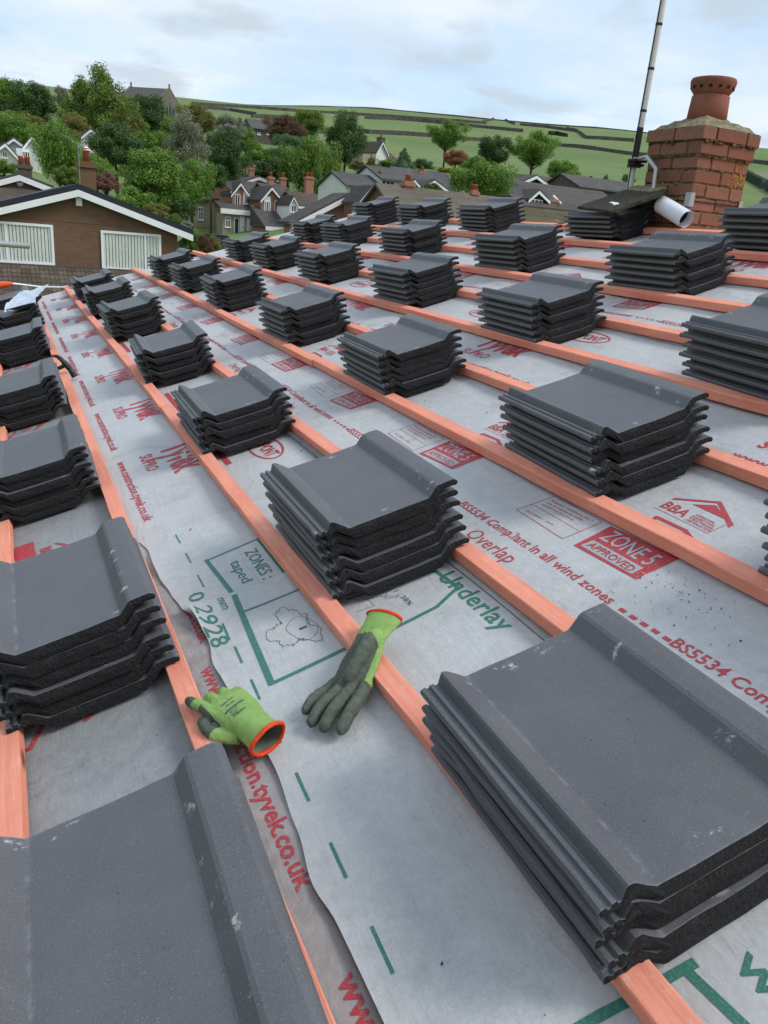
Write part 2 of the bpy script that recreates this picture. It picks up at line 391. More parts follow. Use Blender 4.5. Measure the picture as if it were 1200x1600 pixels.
def mat_grass():
    m = NM('hill_grass'); v = m.coord()
    n1 = m.noise(v, .012, 4, .6); n2 = m.noise(v, .12, 6, .65, .5); n3 = m.noise(v, 1.6, 4, .7)
    c = m.ramp(m.noise(m.coord('Object', (1, 1, 0)), .02, 3, .7, .6), [(.35, (.125, .185, .065)), (.5, (.155, .220, .078)), (.65, (.195, .235, .098))])
    c = m.mix(m.ramp(n2, [(.4, 0.0), (.75, .55)]), c, (.150, .170, .060))
    c = m.mix(m.ramp(n3, [(.4, 0.0), (.75, .45)]), c, (.055, .10, .025))
    m.bump(n3, .5, .3)
    return m.fin(c, .95, .15)
tag(mb.build('ground', mat_grass()), kind='structure')

# ------------------------------------------------------------------ dry stone walls and hedges on the hill
MT['field_wall'] = plain('dry_stone', (.085, .078, .066), .95, .2, .35, .8)
MT['hedge_dark'] = plain('dark_hedge', (.022, .032, .014), .95, .15, .35, .6)
MT['lane'] = plain('pale_lane', (.30, .27, .23), .95, .2, .1, .3)
def field_wall(name, label, pts, h, w, m, cat, group=None, crest=None, kind=None):
    P = []
    for px, py in pts: P.append(at(px, py, crest) if crest else ground_hit(px, py))
    Q = []
    for a, b in zip(P, P[1:]):
        n = max(2, int((b - a).length / 4))
        for i in range(n): Q.append(a.lerp(b, i / n))
    Q.append(P[-1]); mbw = MB(); vv = []; ff = []
    for i, p in enumerate(Q):
        d = (Q[min(i+1, len(Q)-1)] - Q[max(i-1, 0)]); d.z = 0; d.normalize(); s = Vector((-d.y, d.x, 0)) * w * .5
        zb = terr(p.x, p.y); hh = h * (1 + .22 * noise.noise((p.x*.05, p.y*.05, 3)) + .12*noise.noise((p.x*.4, p.y*.4, 8)))
        for q, z in ((p - s, zb - .4), (p - s*.6, zb + hh), (p + s*.6, zb + hh), (p + s, zb - .4)): vv.append((q.x, q.y, z))
    for i in range(len(Q) - 1):
        for k in range(3): ff.append((4*i+k, 4*i+k+1, 4*i+5+k, 4*i+4+k))
    ff += [(3, 2, 1, 0), tuple(4*(len(Q)-1)+k for k in range(4))]
    mbw.add(vv, ff); o = mbw.build(name, m)
    tag(o, label, cat, group, kind)
FW = 'dry stone walls between the hill fields'
fwall = lambda lab, pts, h=.95, w=.5, crest=None: field_wall('field_wall', lab, pts, h, w, MT['field_wall'], 'stone wall', FW, crest)
fwall('long dark stone wall running along the whole skyline of the green hill', [(296,161),(380,163),(500,168),(640,175),(790,187),(985,211),(1090,225),(1240,241)], 1.0, .5, 406)
fwall('thick stone wall just under the skyline above the copper and round trees', [(300,164),(350,167),(400,170),(450,174),(530,178),(568,181),(620,184),(677,188),(760,194)], .85)
fwall('second stone wall under the skyline, left of the farmhouse', [(318,170),(360,174),(400,181)])
fwall('stone wall behind the grey roofed stone cottage', [(393,184),(437,186),(480,186)])
fwall('low stone wall doubling the thick one, above the round tree', [(570,186),(620,188),(660,191),(720,197),(760,201),(817,207)])
fwall('stone wall crossing behind the farmhouse chimney and the round tree', [(560,207),(576,209),(620,211),(668,214),(733,220),(760,221)], .95)
fwall('short stone wall zigzagging up to the skyline over the two dark trees', [(710,190),(750,193),(780,186),(804,195)])
fwall('stone wall from the dark trees to the kinked field corner', [(812,196),(855,200),(897,206)], 1.0)
fwall('kinked stone wall running down from the field corner to the mast', [(885,202),(900,206),(915,217),(950,219),(990,222)], 1.0)
fwall('lower stone wall from the spreading tree towards the mast', [(862,228),(900,231),(940,236),(982,242),(1010,245)], .95)
fwall('stone wall right of the chimney, highest of the three', [(1160,253),(1200,258),(1240,263)], .95)
field_wall('field_hedge', 'short dark hedge in the middle of the upper field', [(858,211),(870,211),(884,214)], 1.2, 2, MT['hedge_dark'], 'hedge')
field_wall('field_hedge', 'thick dark hedge sloping down right of the brick chimney', [(1158,276),(1170,281.5),(1180,287),(1192,293.5),(1205,300),(1222,309),(1240,318)], 1.3, 1.6, MT['hedge_dark'], 'hedge')
field_wall('lane', None, [(1150,269),(1200,275),(1250,281)], .35, 5, MT['lane'], None, kind='structure')

# ------------------------------------------------------------------ trees
def crown(kind, seed, nleaf, leaf):
    rnd = random.Random(seed); mbt = MB(); cl = []
    nc = {'round': 74, 'loose': 80, 'weep': 74, 'conifer': 84, 'bush': 52, 'spread': 64}[kind]
    for i in range(nc):
        if kind == 'conifer':
            t = rnd.random() ** 1.25; a = rnd.random()*6.283; r = (1 - t)**.8 * .86 * (0.45 + .55*rnd.random()); cl.append((r*math.cos(a), r*math.sin(a), .05 + t*.9, .10 + .17*(1-t)))
        else:
            while True:
                d = Vector((rnd.gauss(0, 1), rnd.gauss(0, 1), rnd.gauss(0, 1))).normalized()
                if kind in ('bush',) and d.z < -.35: continue
                break
            q = .20 + .66*rnd.random() ** .6
            wob = 1 + .30*noise.noise((d.x*1.7 + seed, d.y*1.7, d.z*1.7))
            p = d * q * wob; z = .5 + p.z*.5
            if kind == 'loose': p *= .92 + .25*(z < .5); z = z * (1 + .12*rnd.random())
            if kind == 'weep': z = .55 + p.z*.45
            if kind == 'spread': p *= 1.05 if z > .35 else .6
            if kind == 'bush': z = max(.08, .35 + p.z*.62)
            cl.append((p.x, p.y, z, rnd.uniform(.17, .31) * (.85 if kind == 'loose' else 1)))
    tot = sum(c[3]**2 for c in cl)
    for cx_, cy_, cz_, cr in cl:
        n = int(nleaf * cr*cr / tot)
        for k in range(n):
            d = Vector((rnd.gauss(0, 1), rnd.gauss(0, 1), rnd.gauss(0, 1))).normalized(); rr = cr * (rnd.random() ** .40) * (1.0 if rnd.random() < .88 else 1.28)
            p = Vector((cx_ + d.x*rr, cy_ + d.y*rr, cz_ + d.z*rr*.5))
            if kind == 'weep': p.z -= .22*rnd.random()**2
            nn = (d + Vector((rnd.gauss(0, .7), rnd.gauss(0, .7), rnd.gauss(.25, .7)))).normalized()
            a = nn.orthogonal().normalized(); b = nn.cross(a); th = rnd.random()*6.283
            u = (a*math.cos(th) + b*math.sin(th)) * leaf * rnd.uniform(.6, 1.3); w = (b*math.cos(th) - a*math.sin(th)) * leaf * rnd.uniform(.35, .7)
            if kind == 'weep': u.z -= leaf*.9
            u.z *= .5; w.z *= .5
            mbt.add([p - u, p - w*.9, p + u, p + w*.9], [(0, 1, 2, 3)])
    return mbt.mesh('crown_' + kind, [MT['white']])
CROWN = {}
for kd, nl, lf in (('round', 21000, .038), ('loose', 18000, .036), ('weep', 20000, .036), ('conifer', 15000, .038), ('bush', 15000, .045), ('spread', 20000, .038)):
    CROWN[kd] = [crown(kd, 11 + 5*i, nl, lf) for i in range(2)]
MT['bark'] = plain('bark', (.055, .045, .034), .95, .2, .3, 3)
LEAF = {'dark': mat_leaf('leaf_dark', (0.040, 0.074, 0.024), (0.071, 0.133, 0.037), (0.128, 0.206, 0.054), .15),
        'mid': mat_leaf('leaf_mid', (0.089, 0.161, 0.028), (0.160, 0.281, 0.048), (0.275, 0.426, 0.071)),
        'light': mat_leaf('leaf_light', (0.100, 0.158, 0.027), (0.156, 0.228, 0.042), (0.225, 0.304, 0.063)),
        'lime': mat_leaf('leaf_lime', (0.095, 0.17, 0.026), (0.155, 0.255, 0.044), (0.23, 0.34, 0.075)),
        'olive': mat_leaf('leaf_olive', (0.241, 0.239, 0.071), (0.423, 0.392, 0.132), (0.644, 0.565, 0.218)),
        'drab': mat_leaf('leaf_drab', (0.119, 0.133, 0.034), (0.208, 0.206, 0.054), (0.340, 0.302, 0.087)),
        'silver': mat_leaf('leaf_silver', (0.16, 0.18, 0.11), (0.25, 0.26, 0.17), (0.36, 0.36, 0.25)),
        'blue': mat_leaf('leaf_blue', (0.062, 0.133, 0.054), (0.112, 0.206, 0.082), (0.200, 0.302, 0.120)),
        'copper': mat_leaf('leaf_copper', (0.085, 0.051, 0.032), (0.160, 0.090, 0.051), (0.264, 0.147, 0.078)),
        'russet': mat_leaf('leaf_russet', (0.177, 0.090, 0.041), (0.355, 0.176, 0.073), (0.545, 0.271, 0.114)),
        'pink': mat_leaf('leaf_pink', (0.17, 0.075, 0.06), (0.28, 0.125, 0.1), (0.4, 0.22, 0.18)),
        'yellow': mat_leaf('leaf_yellow', (0.12, 0.15, 0.02), (0.38, 0.33, 0.03), (0.55, 0.47, 0.04)),
        'blossom': mat_leaf('leaf_blossom', (0.16, 0.19, 0.11), (0.32, 0.33, 0.24), (0.52, 0.52, 0.43))}
tree_i = 0
TREES = 'trees on the hillside beyond the houses'
def mpp(P): return (RW @ (P - CAM)).z / FPX          # metres per photograph pixel there
def tree(name, label, px, top, half, bot, D, kind, leaf, cat='tree', trunk=True, group=TREES):
    global tree_i; tree_i += 1
    rnd = random.Random(tree_i*13)
    a = at(px, top, D); b = at(px, bot, D); x, y = a.x, a.y
    w = half * mpp(a); h = max(.4, a.z - b.z); g = terr(x, y)
    o = empty(name, T(x, y, g), label, cat, group)
    c = link('crown' if cat == 'tree' else 'foliage', CROWN[kind][tree_i % 2], o, T(0, 0, b.z - g) @ RZ(rnd.random()*6.28) @ Matrix.Diagonal((w*1.06, w*1.06, h*1.0, 1)))
    c.material_slots[0].link = 'OBJECT'; c.material_slots[0].material = LEAF[leaf]
    if trunk:
        m = MB(); H = b.z - g + h*.62; r = max(.09, w*.065)
        m.tube([(0, 0, -.6), (r*.3, 0, H*.3), (-r*.4, r*.3, H*.65), (0, 0, H)], [r*1.25, r, r*.7, r*.2], 8)
        for k in range(6):
            an = rnd.random()*6.28; z0 = b.z - g + h*rnd.uniform(-.02, .3); z0 = max(.4, z0); L = w*rnd.uniform(.45, .75)
            m.tube([(0, 0, z0), (L*.5*math.cos(an), L*.5*math.sin(an), z0 + h*.12), (L*math.cos(an), L*math.sin(an), z0 + h*.30)], [r*.5, r*.32, r*.1], 6)
        m.build('trunk' if cat == 'tree' else 'stem', MT['bark'], o)
    return o
tr = tree
tr('tree', 'dark green tree cut by the frame edge, tallest at that edge', 8, 120, 34, 190, 122, 'round', 'mid')
tr('tree', 'broad near black evergreen beside the big pale green tree', 48, 122, 40, 200, 118, 'round', 'dark')
tr('tree', 'thin pale half bare tree poking up between the evergreen and the big green tree', 96, 131, 13, 175, 135, 'loose', 'silver')
tr('tree', 'low drab bushy tree under the near black evergreen', 30, 168, 36, 215, 108, 'bush', 'drab')
tr('tree', 'mid green tree above the white gabled house', 18, 176, 42, 232, 92, 'round', 'mid')
tr('tall_tree', 'biggest light green tree, loose crown standing highest against the sky', 152, 106, 50, 228, 112, 'loose', 'light')
tr('tree', 'drab olive tree filling the lower right of the biggest light green tree', 190, 160, 34, 222, 116, 'loose', 'drab')
tr('tree', 'drab brownish tree at the lower left of the biggest light green tree', 112, 175, 30, 228, 104, 'round', 'drab')
tr('weeping_tree', 'fine leaved weeping green tree beside the white gabled house', 88, 183, 37, 282, 62, 'weep', 'mid')
tr('bush', 'fresh green bush below the weeping tree, by the chimney', 103, 255, 22, 296, 50, 'bush', 'light', 'bush')
tr('dark_tree', 'dense dark tree behind the small brick chimney with one pot', 180, 188, 42, 268, 74, 'round', 'dark')
tr('conifer', 'dark conifer standing in front of the church roof', 234, 142, 33, 222, 128, 'round', 'dark')
tr('tree', 'pointed mid green tree below the dark conifer', 228, 190, 38, 262, 82, 'conifer', 'mid')
tr('large_bush', 'largest round leafy tree low beside the bungalow roof', 243, 226, 56, 330, 52, 'round', 'mid')
tr('tree', 'green tree closing the gap right of the largest round leafy tree', 300, 245, 34, 318, 58, 'weep', 'mid')
tr('silver_tree', 'pale silvery tree with upright sprays, palest of the wood', 292, 174, 32, 285, 66, 'loose', 'silver')
tr('tree', 'drab olive tree behind the pale silvery one', 308, 160, 32, 215, 100, 'round', 'drab')
tr('dark_tree', 'dark ivy green tree between the silvery tree and the brick houses', 358, 195, 34, 290, 82, 'round', 'dark')
tr('hawthorn', 'tree with a creamy blossom top above the dark ivy green tree', 360, 176, 26, 222, 90, 'loose', 'blossom')
tr('tree', 'mid green tree right of the creamy blossom', 385, 196, 18, 240, 96, 'round', 'mid')
tr('copper_tree', 'purple brown copper tree left of the bright green one', 448, 178, 33, 232, 116, 'round', 'copper')
tr('tree', 'bright mid green rounded tree behind the copper one', 484, 169, 31, 218, 124, 'round', 'light')
tr('round_tree', 'dense dark green round tree, tallest of the middle', 543, 171, 33, 262, 104, 'round', 'dark')
tr('tree', 'blue green tree in front of the copper one', 452, 207, 30, 258, 92, 'round', 'blue')
tr('willow', 'large pale green weeping willow behind the brick houses', 488, 209, 46, 305, 84, 'weep', 'lime')
tr('cypress', 'narrow dark cypress standing within the pale willow', 498, 222, 11, 298, 80, 'conifer', 'mid')
tr('tree', 'dark hedge like tree behind the brick houses chimneys', 428, 246, 34, 286, 90, 'bush', 'dark')
tr('bush', 'dark bush behind the stone side extension', 395, 262, 24, 288, 92, 'bush', 'blue', 'bush')
tr('bush', 'small dark bush beside the farmhouse wall', 560, 250, 14, 268, 104, 'bush', 'drab', 'bush')
tr('bush', 'upright green gold bush in front of the farmhouse', 580, 243, 8, 268, 102, 'bush', 'drab', 'bush')
tr('yew_tree', 'small dark double topped yew right of the farmhouse', 633, 230, 19, 264, 118, 'conifer', 'blue')
tr('bush', 'green bush right of the small dark yew', 662, 246, 18, 268, 122, 'bush', 'blue', 'bush')
tr('field_tree', 'round topped tree with visible trunk, left of three field trees', 700, 186, 30, 238, 138, 'spread', 'mid')
tr('copper_bush', 'rusty brown bush at the foot of the round topped field tree', 714, 231, 21, 264, 124, 'bush', 'russet', 'bush')
tr('gorse', 'row of bright yellow flowering bushes under the rusty brown bush', 702, 262, 22, 271, 112, 'bush', 'yellow', 'bush', False)
tr('field_tree', 'dark middle tree of the three field trees', 776, 209, 31, 264, 128, 'spread', 'dark')
tr('field_tree', 'widest spreading tree of the three field trees', 838, 203, 35, 266, 126, 'spread', 'mid')
tr('bush', 'green bush filling between rusty bush and dark field tree', 742, 240, 20, 272, 120, 'bush', 'mid', 'bush')
tr('willow', 'broad pale green willow bush behind the brown tiled roof', 762, 250, 52, 312, 58, 'weep', 'mid')
tr('tree', 'small light green tree right of the spreading field tree', 884, 246, 28, 286, 116, 'bush', 'mid')
tr('bush', 'small dark pointed bush in the field near the mast', 948, 272, 8, 286, 120, 'conifer', 'blue', 'bush')
tr('bush', 'low hedge bush between the mast and the brick chimney', 985, 270, 12, 288, 118, 'bush', 'mid', 'bush')
tr('red_shrub', 'pink red shrub behind the bungalow roof', 165, 266, 20, 304, 40, 'bush', 'pink', 'shrub')
tr('shrub', 'green gold shrub beyond the bungalow roof slope', 246, 314, 20, 345, 44, 'bush', 'drab', 'shrub')
tr('shrub', 'yellow green shrub right of the green gold one', 272, 333, 12, 352, 46, 'bush', 'light', 'shrub')
tr('shrub', 'white flowering shrub by the stone side extension', 291, 343, 11, 362, 50, 'bush', 'blossom', 'shrub')
tr('shrub', 'bright green clipped shrub beyond the bungalow eaves', 305, 358, 24, 402, 33, 'bush', 'lime', 'shrub')
tr('shrub', 'dark red leaved shrub beside the bright green one', 320, 362, 12, 398, 31, 'bush', 'copper', 'shrub')
tr('shrub', 'yellow orange shrub in front of the brick houses', 334, 366, 14, 402, 31.5, 'bush', 'drab', 'shrub')
tr('shrub', 'green shrub at the foot of the left white house', 4, 246, 24, 276, 66, 'bush', 'mid', 'shrub')
tr('shrub', 'green shrub climbing the white gablet of the row', 676, 285, 15, 300, 62, 'bush', 'light', 'shrub')
for lab, px, pt, hf, pb, D, kd, lf in [('leafy tree hiding the left end of the church roof', 205, 147, 22, 205, 132, 'round', 'light'), ('mid green tree filling the slope above the white gable peeping out', 122, 158, 30, 215, 126, 'round', 'mid'),
        ('dark green tree low between white gabled house and dark evergreen', 62, 205, 34, 262, 96, 'round', 'dark'), ('leafy green tree between the dense dark tree and the dark conifer', 205, 205, 30, 262, 100, 'round', 'mid'),
        ('green tree under the church gable behind the silvery tree', 268, 178, 24, 238, 120, 'round', 'mid'), ('light green tree under the church, behind the pointed one', 250, 205, 30, 270, 104, 'round', 'light'),
        ('green tree behind the brick chimney with one pot, low', 150, 235, 28, 285, 66, 'bush', 'mid'), ('dark tree between the hawthorn and the stone cottage', 335, 205, 26, 262, 108, 'round', 'dark'),
        ('drab tree at the skyline left of the church roof', 196, 150, 16, 195, 140, 'loose', 'drab'), ('dark bushes on the bank below the largest leafy tree', 270, 285, 34, 345, 55, 'bush', 'dark'),
        ('green tree top beside the frame edge over the white gables', 70, 160, 24, 205, 140, 'round', 'mid')]:
    tr('tree', lab, px, pt, hf, pb, D, kd, lf)
for i, (px, pt, hf, pb, D, lf) in enumerate([(405, 222, 30, 268, 100, 'mid'), (600, 246, 30, 272, 128, 'mid'), (520, 246, 20, 290, 100, 'mid'), (330, 250, 26, 300, 76, 'dark'), (210, 290, 40, 345, 48, 'mid'), (130, 240, 36, 290, 62, 'mid')]):
    tr('bush', ['green bush under the stone cottage', 'green bushes around the farmhouse outbuilding', 'green bush between willow and dark round tree',
                'dark bush behind the low stone extension', 'green bush low behind the bungalow roof', 'green bush behind the small brick chimney'][i], px, pt, hf, pb, D, 'bush', lf, 'bush')

# ------------------------------------------------------------------ houses
class House:
    def __init__(s, label, px, py, D, yaw=0, name='house', cat='house', group='houses of the village'):
        s.P = at(px, py, D); s.y = R_(yaw); s.o = empty(name, T(*s.P) @ RZ(s.y), label, cat, group)
        s.inv = (T(*s.P) @ RZ(s.y)).inverted()
    def L(s, px, py, y=0.0):                         # sight line met with the local plane at depth y
        c = s.inv @ CAM; d = s.inv.to_3x3() @ ray(px, py); t = (y - c.y) / d.y
        p = c + d*t; return Vector((p.x, y, p.z))
    def wall_poly(s, pts, depth, m, y=0.0, name='wall'):
        b = MB(); b.prism([s.L(px, py, y) for px, py in pts], (0, depth, 0)); return b.build(name, m, s.o)
    def box(s, x0, x1, z0, z1, y0, y1, m, name='wall'):
        b = MB(); b.box((x0, y0, z0), (x1, y1, z1)); return b.build(name, m, s.o)
    def gable(s, el, ap, er, base, depth, wm, rm, y=0.0, oh=.35, th=.14, front=.3, barge=True, bw=.2, drop=5.0, vm=None):
        A, E1, E2 = s.L(*ap, y), s.L(*el, y), s.L(*er, y); zb = s.L(*base, y).z - drop
        b = MB(); b.prism([(E1.x, y, zb), (E2.x, y, zb), (E2.x, y, E2.z), (A.x, y, A.z), (E1.x, y, E1.z)], (0, depth, 0)); b.build('wall', wm, s.o)
        b = MB(); g = MB()
        for E in (E1, E2):
            d = (E - A); u = d.normalized(); F = E + u*oh; up = Vector((0, 0, th))
            P0 = A + Vector((0, -front, .01)); P1 = F + Vector((0, -front, .01))
            b.prism([P0, P1, P1 + up, P0 + up], (0, depth + 2*front, 0))
            q = Vector((0, -.04, 0)); dn = Vector((0, 0, -bw))
            g.prism([P0 + q, P1 + q, P1 + q + dn, P0 + q + dn], (0, .035, 0))
        b.build('roof', rm, s.o)
        if barge: g.build('bargeboard', MT['white'], s.o)
        return A, E1, E2
    def eaves(s, pl, pr, ridge_rise, depth, wm, rm, base, y=0.0, oh=.35, th=.14, drop=4.0, fascia=True):
        a, b_ = s.L(*pl, y), s.L(*pr, y); z = (a.z + b_.z)/2; zb = s.L(*base, y).z - drop
        b = MB(); b.prism([(a.x, y, zb), (a.x, y + depth, zb), (a.x, y + depth, z), (a.x, y + depth/2, z + ridge_rise), (a.x, y, z)], (b_.x - a.x, 0, 0)); b.build('wall', wm, s.o)
        b = MB(); k = oh*ridge_rise/(depth/2)
        b.prism([(a.x - .2, y - oh, z - k + .02), (a.x - .2, y - oh, z - k + th), (a.x - .2, y + depth/2, z + ridge_rise + th), (a.x - .2, y + depth/2, z + ridge_rise + .02)], (b_.x - a.x + .4, 0, 0))
        b.prism([(a.x - .2, y + depth + oh, z - k + .02), (a.x - .2, y + depth + oh, z - k + th), (a.x - .2, y + depth/2, z + ridge_rise + th), (a.x - .2, y + depth/2, z + ridge_rise + .02)], (b_.x - a.x + .4, 0, 0))
        b.build('roof', rm, s.o)
        if fascia:
            b = MB(); b.box((a.x - .2, y - oh - .03, z - k - .14), (b_.x + .2, y - oh, z - k + .05)); b.build('fascia', MT['white'], s.o)
        return a, b_, z
    def win(s, p0, p1, cols=2, y=0.0, fm='white', pm='glass', bar=.06, trans=0.0, sill=True):
        a, b_ = s.L(*p0, y), s.L(*p1, y); x0, x1 = sorted((a.x, b_.x)); z1, z0 = max(a.z, b_.z), min(a.z, b_.z)
        f = MB(); f.box((x0, y - .05, z0), (x0 + bar, y - .004, z1)); f.box((x1 - bar, y - .05, z0), (x1, y - .004, z1))
        f.box((x0 + bar, y - .05, z1 - bar), (x1 - bar, y - .004, z1)); f.box((x0 + bar, y - .05, z0), (x1 - bar, y - .004, z0 + bar))
        for i in range(1, cols):
            xc = x0 + (x1 - x0)*i/cols; f.box((xc - bar*.5, y - .048, z0 + bar), (xc + bar*.5, y - .006, z1 - bar))
        if trans: zt = z1 - (z1 - z0)*trans; f.box((x0 + bar, y - .046, zt - bar*.4), (x1 - bar, y - .008, zt + bar*.4))
        if sill: f.box((x0 - .06, y - .10, z0 - .06), (x1 + .06, y - .004, z0 - .002))
        fo = f.build('window', MT[fm], s.o)
        g = MB(); g.box((x0 + bar*.5, y - .03, z0 + bar*.5), (x1 - bar*.5, y - .012, z1 - bar*.5)); g.build('pane', MT[pm], fo)
        return fo
    def sidewin(s, x, y0, y1, z0, z1, cols=2):
        f = MB(); b = .07
        f.box((x - .05, y0, z0), (x - .004, y0 + b, z1)); f.box((x - .05, y1 - b, z0), (x - .004, y1, z1))
        f.box((x - .05, y0 + b, z1 - b), (x - .004, y1 - b, z1)); f.box((x - .05, y0 + b, z0), (x - .004, y1 - b, z0 + b))
        for i in range(1, cols): yc = y0 + (y1-y0)*i/cols; f.box((x - .048, yc - .035, z0 + b), (x - .006, yc + .035, z1 - b))
        fo = f.build('window', MT['white'], s.o); g = MB(); g.box((x - .03, y0 + .03, z0 + .03), (x - .012, y1 - .03, z1 - .03)); g.build('pane', MT['glass'], fo)
    def door(s, p0, p1, m, y=0.0):
        a, b_ = s.L(*p0, y), s.L(*p1, y); x0, x1 = sorted((a.x, b_.x)); z1, z0 = max(a.z, b_.z), min(a.z, b_.z)
        b = MB(); b.box((x0, y - .06, z0), (x1, y - .004, z1)); d = b.build('door', MT[m], s.o)
        b = MB(); b.box((x1 - .16, y - .10, (z0+z1)/2 - .06), (x1 - .11, y - .062, (z0+z1)/2 + .06)); b.build('handle', MT['dark_metal'], d)
    def chim(s, px, top, bot, y, w=.6, m='red_brick', pots=1, pot=.45, potmat='pot'):
        a, b_ = s.L(px, top, y), s.L(px, bot, y); b = MB()
        b.box((a.x - w/2, y - w/2, b_.z - 1.2), (a.x + w/2, y + w/2, a.z)); b.box((a.x - w/2 - .06, y - w/2 - .06, a.z - .22), (a.x + w/2 + .06, y + w/2 + .06, a.z - .07))
        c = b.build('chimney', MT[m], s.o)
        for i in range(pots):
            q = MB(); q.lathe([(.0, 0), (.15, 0), (.12, pot*.7), (.15, pot*.8), (.15, pot), (.10, pot), (.10, pot*.6), (0, pot*.6)], 12, (a.x + (i - (pots-1)/2)*.34, y, a.z)); q.build('chimney_pot', MT[potmat], c)
        return a
    def antenna(s, px, top, bot, y, n=9, L=1.4, k=1.0):
        a, b_ = s.L(px, top, y), s.L(px, bot, y); m = MB(); m.tube([(a.x, y, b_.z), (a.x, y, a.z)], .011, 6)
        m.tube([(a.x - L, y - .1, a.z + .22), (a.x + .15, y + .05, a.z - .12)], .005, 5)
        for i in range(n):
            t = i/(n-1); x = a.x - L + t*(L + .1); z = a.z + .22 - .34*t
            m.tube([(x, y - .28*k - .1*(1-t), z), (x, y + .28*k, z)], .004, 4); m.tube([(x, y, z - .12*k), (x, y, z + .12*k)], .004, 4)
        m.build('tv_aerial', MT['metal'], s.o)
MT['pot'] = plain('terracotta', (.36, .095, .045), .8, .3, .15, 5)
MT['clear_glass'] = (lambda m: (lambda g, t, mx: (m.t.links.new(t.outputs[0], mx.inputs[1]), m.t.links.new(g.outputs[0], mx.inputs[2]), mx.inputs[0].__setattr__('default_value', .08),
    g.inputs['Roughness'].__setattr__('default_value', .03), m.t.links.new(mx.outputs[0], m.t.nodes['Material Output'].inputs[0]), m.mat)[-1])(m.n('ShaderNodeBsdfGlossy'), m.n('ShaderNodeBsdfTransparent'), m.n('ShaderNodeMixShader')))(NM('clear_glass'))
MT['blind'] = plain('blind_fabric', (.74, .79, .73), .8, .2, .06, 3)
MT['blind_back'] = plain('room_shade', (.10, .13, .11), .9, .1)

MT['mossy_brick'] = mat_brick('mossy_brick', (.21, .115, .06), (.16, .12, .05), (.10, .09, .05))
MT['roof_tan'] = mat_rooftile('tan_roof_tiles', (.115, .098, .072), (.165, .142, .108))
# bungalow beside us
h = House('brown brick bungalow with white bargeboards and two wide windows with vertical blinds', 157, 414.8, 31.5, 0, 'bungalow', 'bungalow', None)
A, E1, E2 = h.gable((-58, 338.5), (121, 297), (277, 358.5), (200, 425), 13, MT['brown_brick'], MT['verge'], oh=.55, th=.2, front=.28, bw=.22, drop=1.2)
b = MB(); b.box((E1.x - .05, -.012, h.L(180, 353).z), (E2.x + .05, -.002, h.L(180, 353).z + .03)); b.build('string_course', MT['brown_brick'], h.o)
def blindwin(p0, p1, split):
    a, b_ = h.L(*p0), h.L(*p1); f = MB(); t = .085; x0, x1, z1, z0 = a.x, b_.x, a.z, a.z - (1.36 if True else 0)
    xs = [x0] + [x0 + (x1 - x0)*q for q in split] + [x1]
    f.box((x0, -.06, z1 - t), (x1, -.006, z1)); f.box((x0, -.06, z0), (x1, -.006, z0 + t))
    for i, x in enumerate(xs):
        w = t if i in (0, len(xs)-1) else t*.8
        xa = x if i == 0 else (x - w if i == len(xs)-1 else x - w/2); f.box((xa, -.058, z0 + t), (xa + w, -.008, z1 - t))
    f.box((x0 - .05, -.13, z0 - .07), (x1 + .05, -.006, z0 - .002)); fo = f.build('window', MT['white'], h.o)
    g = MB(); g.box((x0 + .05, -.044, z0 + .05), (x1 - .05, -.040, z1 - .05)); g.build('pane', MT['clear_glass'], fo)
    s_ = MB(); n = int((x1 - x0)/.115)
    for i in range(n):
        x = x0 + .06 + (x1 - x0 - .12)*(i + .5)/n; s_.add([(x - .052, -.030, z0 + .06), (x + .040, -.014, z0 + .06), (x + .040, -.014, z1 - .06), (x - .052, -.030, z1 - .06)], [(0, 1, 2, 3)])
    s_.build('vertical_blind', MT['blind'], fo)
    q = MB(); q.box((x0 + .04, -.010, z0 + .04), (x1 - .04, -.0055, z1 - .04)); q.build('room_shade', MT['blind_back'], fo)
blindwin((157, 359.5), (251.3, 366.5), [.73]); blindwin((-36, 342.5), (82.5, 352.5), [.36])
b = MB(); c0 = h.L(118, 307); b.box((c0.x, -.09, c0.z - .3), (c0.x + .2, -.002, c0.z)); b.build('alarm_box', MT['white'], h.o)
h.chim(135, 253, 296, 4.5, .62, 'mossy_brick', 1, .5)
cap = h.L(135, 233, 4.5); b = MB(); b.lathe([(0, .16), (.05, .15), (.17, .02), (.17, 0), (0, 0)], 12, (cap.x, 4.5, cap.z - .06)); b.build('chimney_cap', MT['render'], h.o)
h.antenna(122, 222, 300, 3.6, 9, .62, .4)
# low garage roof under its windows, each tile its own piece
gr = empty('garage', T(*h.P), 'low garage with brown interlocking roof tiles under the bungalow windows', 'garage')
z0 = h.L(100, 413).z - .10; b = MB(); b.box((-8.2, -4.6, -3.0), (2.55, -.15, z0 - 1.95)); b.build('wall', MT['brown_brick'], gr)
pit = R_(21); b = MB(); b.prism([(-8.3, -.05, z0 - .1), (-8.3, -4.8, z0 - .1 - 4.75*math.tan(pit)), (-8.3, -4.8, z0 - .25 - 4.75*math.tan(pit)), (-8.3, -.05, z0 - .25)], (10.95, 0, 0)); b.build('roof', MT['roof_brown'], gr)
b = MB(); b.box((-8.3, -.16, z0 - .08), (2.65, -.01, z0 + .05)); b.build('flashing', MT['roof_grey'], gr)
tm = MB(); tm.prism([(0, 0, 0), (.30, 0, 0), (.30, 0, .022), (.25, 0, .022), (.235, 0, .045), (.19, 0, .045), (.175, 0, .022), (.03, 0, .022)], (0, -.36, 0))
MT['garage_tile'] = (lambda m: m.fin(m.mix(m.rnd(), (.085, .066, .050), (.135, .108, .082)), .9, .2))(NM('garage_tile'))
